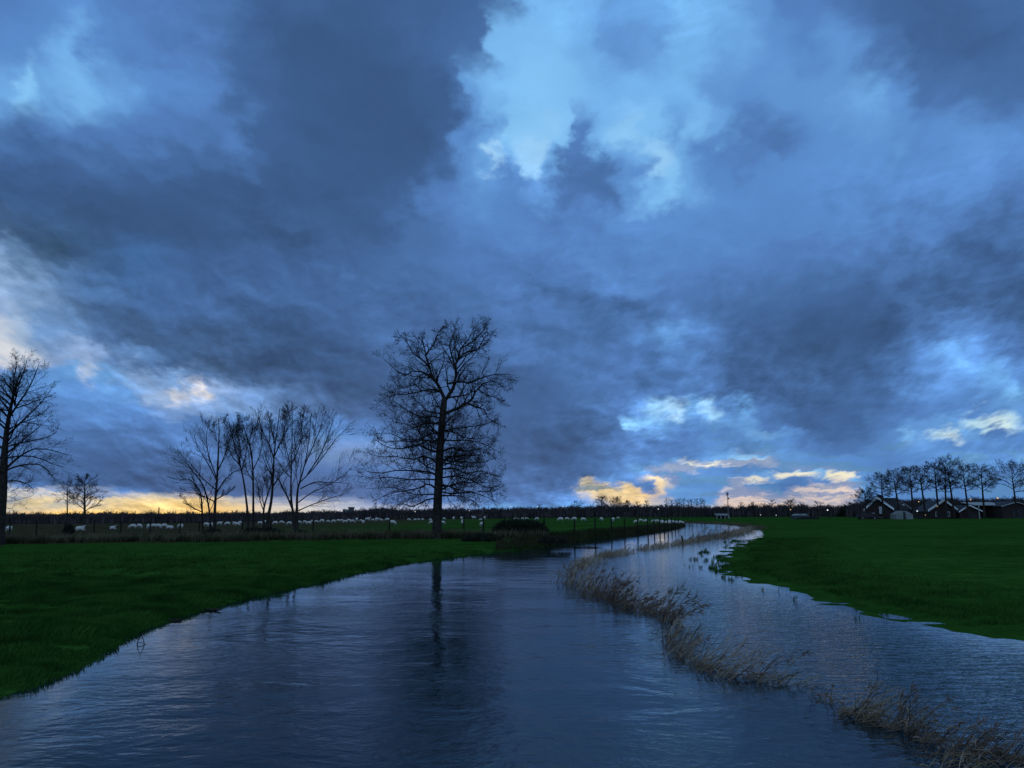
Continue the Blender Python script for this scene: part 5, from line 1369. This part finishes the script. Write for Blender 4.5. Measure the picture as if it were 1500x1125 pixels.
# pale-roofed open shed
a = at_y(1427, 738.5, FD + 10); b = at_y(1472, 738, FD + 10)
sh = empty('open_shed', (a.x, a.y, .1), 'open shed with a long pale sheet roof left of the dark barn', 'shed')
wd = b.x - a.x; hz = a.z - .1
m = MB(); m.prism([(0, 0, hz - .35), (0, 0, hz - .2), (0, 6, hz + .55), (0, 6, hz + .4)], (0, 0, 0), (wd, 0, 0)); m.build('roof', MAT['sheet'], sh)
for k in range(4):
    m = MB(); x = .3 + (wd - .6) * k / 3; m.box(x - .08, x + .08, .3, .46, -.1, hz - .3); m.build('pillar', MAT['post'], sh)
m = MB(); m.box(.1, wd - .1, 5.6, 5.75, -.1, hz + .3); m.build('back_wall', MAT['brick'], sh)
# thin pale pole by the low shed
a = at_y(1434.8, 757, FD - 2); b = at_y(1434.2, 741, FD - 2)
m = MB(); m.tube([(0, 0, -.2), (0, 0, b.z - .3), (b.x - a.x, 0, b.z - .1)], [.12, .1, .09], 7)
o = m.build('pale_pole', MAT['sheet'], None, (a.x, a.y, .1), ); tag(o, 'thin pale pole standing before the low shed at its right corner', 'pole')
# grey hipped hut at the meadow edge
a = at_y(1313, 757.5, FD - 6); b = at_y(1337.5, 757.5, FD - 6); t = at_y(1325, 748.2, FD - 6); e = at_y(1313, 753.5, FD - 6)
hw = (b.x - a.x) / 2; hh = t.z - .1; eh = e.z - .1
ht = empty('grey_hut', ((a.x + b.x) / 2, FD - 6, .1), 'pale grey tent-like hut with a dark doorway before the left farmhouse', 'hut')
m = MB()
m.prism([(-hw, 0, -.1), (hw, 0, -.1), (hw, 0, eh), (hw * .25, 0, hh), (-hw * .25, 0, hh), (-hw, 0, eh)], (0, 0, 0), (0, 3.0, 0)); m.build('body', MAT['tarp'], ht)
m = MB(); m.prism([(-.35, 0, -.05), (.3, 0, -.05), (.25, 0, hh * .85), (-.3, 0, hh * .85)], (0, -.03, 0), (0, -.004, 0)); m.build('doorway', MAT['dark_metal'], ht)
# dark farm wagon
c = at_y(1270, 757, FD - 5)
wg = empty('farm_wagon', (c.x, c.y, .1), 'dark loaded farm wagon parked at the meadow edge before the left gable', 'wagon')
m = MB(); m.box(-2.3, 2.3, -.8, .8, .55, .72); m.box(-2.3, -2.2, -.8, .8, .72, 1.25); m.box(2.2, 2.3, -.8, .8, .72, 1.2); m.build('bed', MAT['dark_metal'], wg)
m = MB(); m.prism([(-2.1, -.7, .72), (2.1, -.7, .72), (1.6, -.5, 1.35), (.4, -.4, 1.55), (-1.0, -.4, 1.25), (-1.9, -.5, 1.4)], (0, 0, 0), (0, 1.3, 0)); m.build('load', MAT['bark'], wg)
m = MB(); m.tube([(2.3, 0, .6), (3.0, 0, .5), (3.7, 0, .4)], .05, 6); m.build('drawbar', MAT['steel'], wg)
for x in (-1.4, 1.4):
    for y in (-.85, .75):
        m = MB(); m.tube([(x, y, .35), (x, y + .06, .35), (x, y + .16, .35)], [.36, .42, .36], 14); wl = m.build('wheel', MAT['rubber'], wg)
        m = MB(); m.tube([(x, y - .02, .35), (x, y + .18, .35)], .2, 10); m.build('rim', MAT['steel'], wl)
# white field shelter far beyond the bend
c = at_y(1059, 757, 215); s = 215 / FPX
fs = empty('field_shelter', (c.x, c.y, .05), 'white open-fronted field shelter beyond the river bend', 'shelter')
hw = 9.2 * s
m = MB(); m.prism([(-hw, -.2, .9), (-hw, -.2, 1.15), (-hw, 2.4, 1.45), (-hw, 2.4, 1.2)], (0, 0, 0), (2 * hw, 0, 0)); m.build('roof', MAT['tarp'], fs)
for x in (-hw + .08, -hw * .3, hw * .35, hw - .08):
    m = MB(); m.box(x - .1, x + .1, 0, .15, -.1, 1.0); m.build('pillar', MAT['sheet'], fs)
m = MB(); m.box(-hw, hw, 2.1, 2.25, -.1, 1.2); m.build('back_wall', MAT['dark_metal'], fs)
# pale glasshouses
for i, (px, w_, lab) in enumerate(((1173, 8, 'left one of two low pale glasshouse roofs among the dark trees'), (1182, 7, 'right one of two low pale glasshouse roofs among the dark trees'))):
    c = at_y(px, 757, 205); s = 205 / FPX; hw = w_ * s / 2
    gh = empty('glasshouse', (c.x, c.y, .05), lab, 'greenhouse', 'low pale glasshouses')
    m = MB(); m.prism([(-hw, 0, .9), (hw, 0, .9), (0, 0, 1.35)], (0, 0, 0), (0, 5, 0)); m.build('roof', MAT['tarp'], gh)
    m = MB(); m.box(-hw + .03, hw - .03, .05, 4.9, -.1, .9); m.build('wall', MAT['glass'], gh)
# long dark clamp at the meadow edge
c = at_y(1183, 757.5, 196)
m = MB(); m.prism([(-3.2, 0, -.05), (3.2, 0, -.05), (2.7, 0, .5), (1.5, 0, .62), (-1.6, 0, .58), (-2.8, 0, .4)], (0, 0, 0), (0, 3, 0))
o = m.build('silage_clamp', MAT['rubber'], None, (c.x, c.y, .08)); tag(o, 'long low dark silage clamp on the far edge of the right meadow', 'silage clamp')
# flat-roofed building with a penthouse on the horizon
c = at_y(508, 762, 420); s = 420 / FPX
bd = empty('flat_roofed_building', (c.x, c.y, 0), 'flat-roofed building with a dark rooftop block, on the horizon right of the clump', 'building')
top = at_y(508, 746, 420).z; tp_ = at_y(514, 743.4, 420).z
m = MB(); m.box(-6.5 * s, 2.5 * s, 0, 6, 0, top); m.build('wall', MAT['tarp'], bd)
m = MB(); m.box(2.55 * s, 7.5 * s, -1, 5, 0, tp_ - .3); m.build('tower_block', MAT['concrete'], bd)
m = MB(); m.box(1.8 * s, 8.3 * s, -1.4, 5.4, tp_ - .3, tp_ + .25); m.build('roof', MAT['dark_metal'], bd)
# chimney stack
c = at_y(231.5, 765, 430); t = at_y(231.5, 743.2, 430); s = 430 / FPX
ck = empty('factory_chimney', (c.x, c.y, 0), 'lone dark factory chimney against the yellow horizon', 'chimney')
m = MB(); m.tube([(0, 0, 0), (0, 0, t.z * .5), (0, 0, t.z - .3)], [1.0 * s, .85 * s, .72 * s], 14); m.build('shaft', MAT['brick'], ck)
m = MB(); m.tube([(0, 0, t.z - .29), (0, 0, t.z)], [.95 * s, .95 * s], 14); m.build('rim', MAT['concrete'], ck)
# radio mast
c = at_y(1067.2, 757, 260); t = at_y(1067.2, 721.5, 260); s = 260 / FPX
mt = empty('radio_mast', (c.x, c.y, 0), 'slender radio mast with antennas at its top', 'mast')
m = MB(); hz = t.z
for k in range(3):
    a = 2.09 * k; m.tube([(math.cos(a) * .25, math.sin(a) * .25, 0), (math.cos(a) * .16, math.sin(a) * .16, hz * .5), (math.cos(a) * .09, math.sin(a) * .09, hz)], .045, 5)
for k in range(14):
    z = hz * k / 14; r_ = .25 - .16 * k / 14; z2 = hz * (k + 1) / 14; r2_ = .25 - .16 * (k + 1) / 14
    for j in range(3):
        a = 2.09 * j; b_ = 2.09 * (j + 1)
        m.tube([(math.cos(a) * r_, math.sin(a) * r_, z), (math.cos(b_) * r2_, math.sin(b_) * r2_, z2)], .025, 4)
m.build('lattice', MAT['steel'], mt)
for k in range(3):
    a = 2.09 * k + .5; m = MB(); x, y = math.cos(a) * .3, math.sin(a) * .3; m.box(x - .1, x + .1, y - .1, y + .1, hz - 1.0, hz + .1); m.build('antenna', MAT['steel'], mt)
m = MB(); m.tube([(.2, -.35, hz - 2.0), (.2, -.5, hz - 2.0)], [.22, .3], 10); m.build('dish', MAT['steel'], mt)

LAMPS = [  # x, y, distance, radius px, warm, label
    (608, 749.5, 215, .6, 0, 'small white lamp low on the horizon left of the tall trunk'), (687.5, 748, 215, .5, 0, 'faint lamp on the horizon right of the tall trunk'), (748, 742, 215, .65, 0, 'leftmost of three white lamps level on the horizon right of the tall tree'),
    (787.5, 742.3, 215, .6, 0, 'middle of three white lamps level on the horizon right of the tall tree'), (825, 742.3, 215, .6, 0, 'rightmost of three white lamps level on the horizon right of the tall tree'), (964.3, 745.6, 225, .7, 0, 'white lamp in the dark wood below the yellow cloud gap'),
    (1114, 754.2, 218, .55, 0, 'left one of two small lamps at the foot of the right wood'), (1137, 754.6, 218, .55, 0, 'right one of two small lamps at the foot of the right wood'), (1158, 746.4, 222, .8, 1, 'warm lamp in front of the dense round tree on the right horizon'),
    (1212.3, 747.2, 200, 1.1, 0, 'brightest white lamp, beside the squat evergreen'), (1345.8, 734.8, 215, .8, 1, 'warm lamp high in the gap between the farmhouses'), (1343.6, 748.6, 186, .95, 0, 'bright white lamp low at the right end of the left farmhouse'),
    (1372.8, 741.4, 186, .65, 1, 'warm lamp on the left slope of the middle gable'), (1421.6, 732, 205, .9, 1, 'warm lamp above the low shed gable'), (1461.4, 729.6, 215, 1.3, 1, 'large orange lamp above the dark barn, rightmost of all'),
    (1355.5, 754.4, 186, .55, 1, 'dim warm lamp near the ground left of the middle farmhouse')]
for x, y, d, rp_, warm, lab in LAMPS:
    p = at_y(x, y, d); s = d / FPX
    o = empty('yard_lamp', (p.x, p.y, .05), lab, 'lamp', 'lit lamps along the horizon')
    m = MB(); m.tube([(0, .25, -.1), (0, .25, p.z * .5), (0, .22, p.z)], [.07, .06, .05], 6); m.build('pole', MAT['dark_metal'], o)
    m = MB(); m.ball((0, 0, p.z - .05), rp_ * s, 8, 6, .8); m.build('lamp_head', MAT['lamp_warm' if warm else 'lamp_cool'], o)

# ------------------------------------------------------------------ render settings
vs = scene.view_settings
vs.view_transform = 'Standard'; vs.look = 'None'; vs.exposure = 0.0; vs.gamma = 1.0; vs.use_curve_mapping = False
scene.render.engine = 'CYCLES'
scene.cycles.max_bounces = 6; scene.cycles.diffuse_bounces = 2; scene.cycles.glossy_bounces = 3
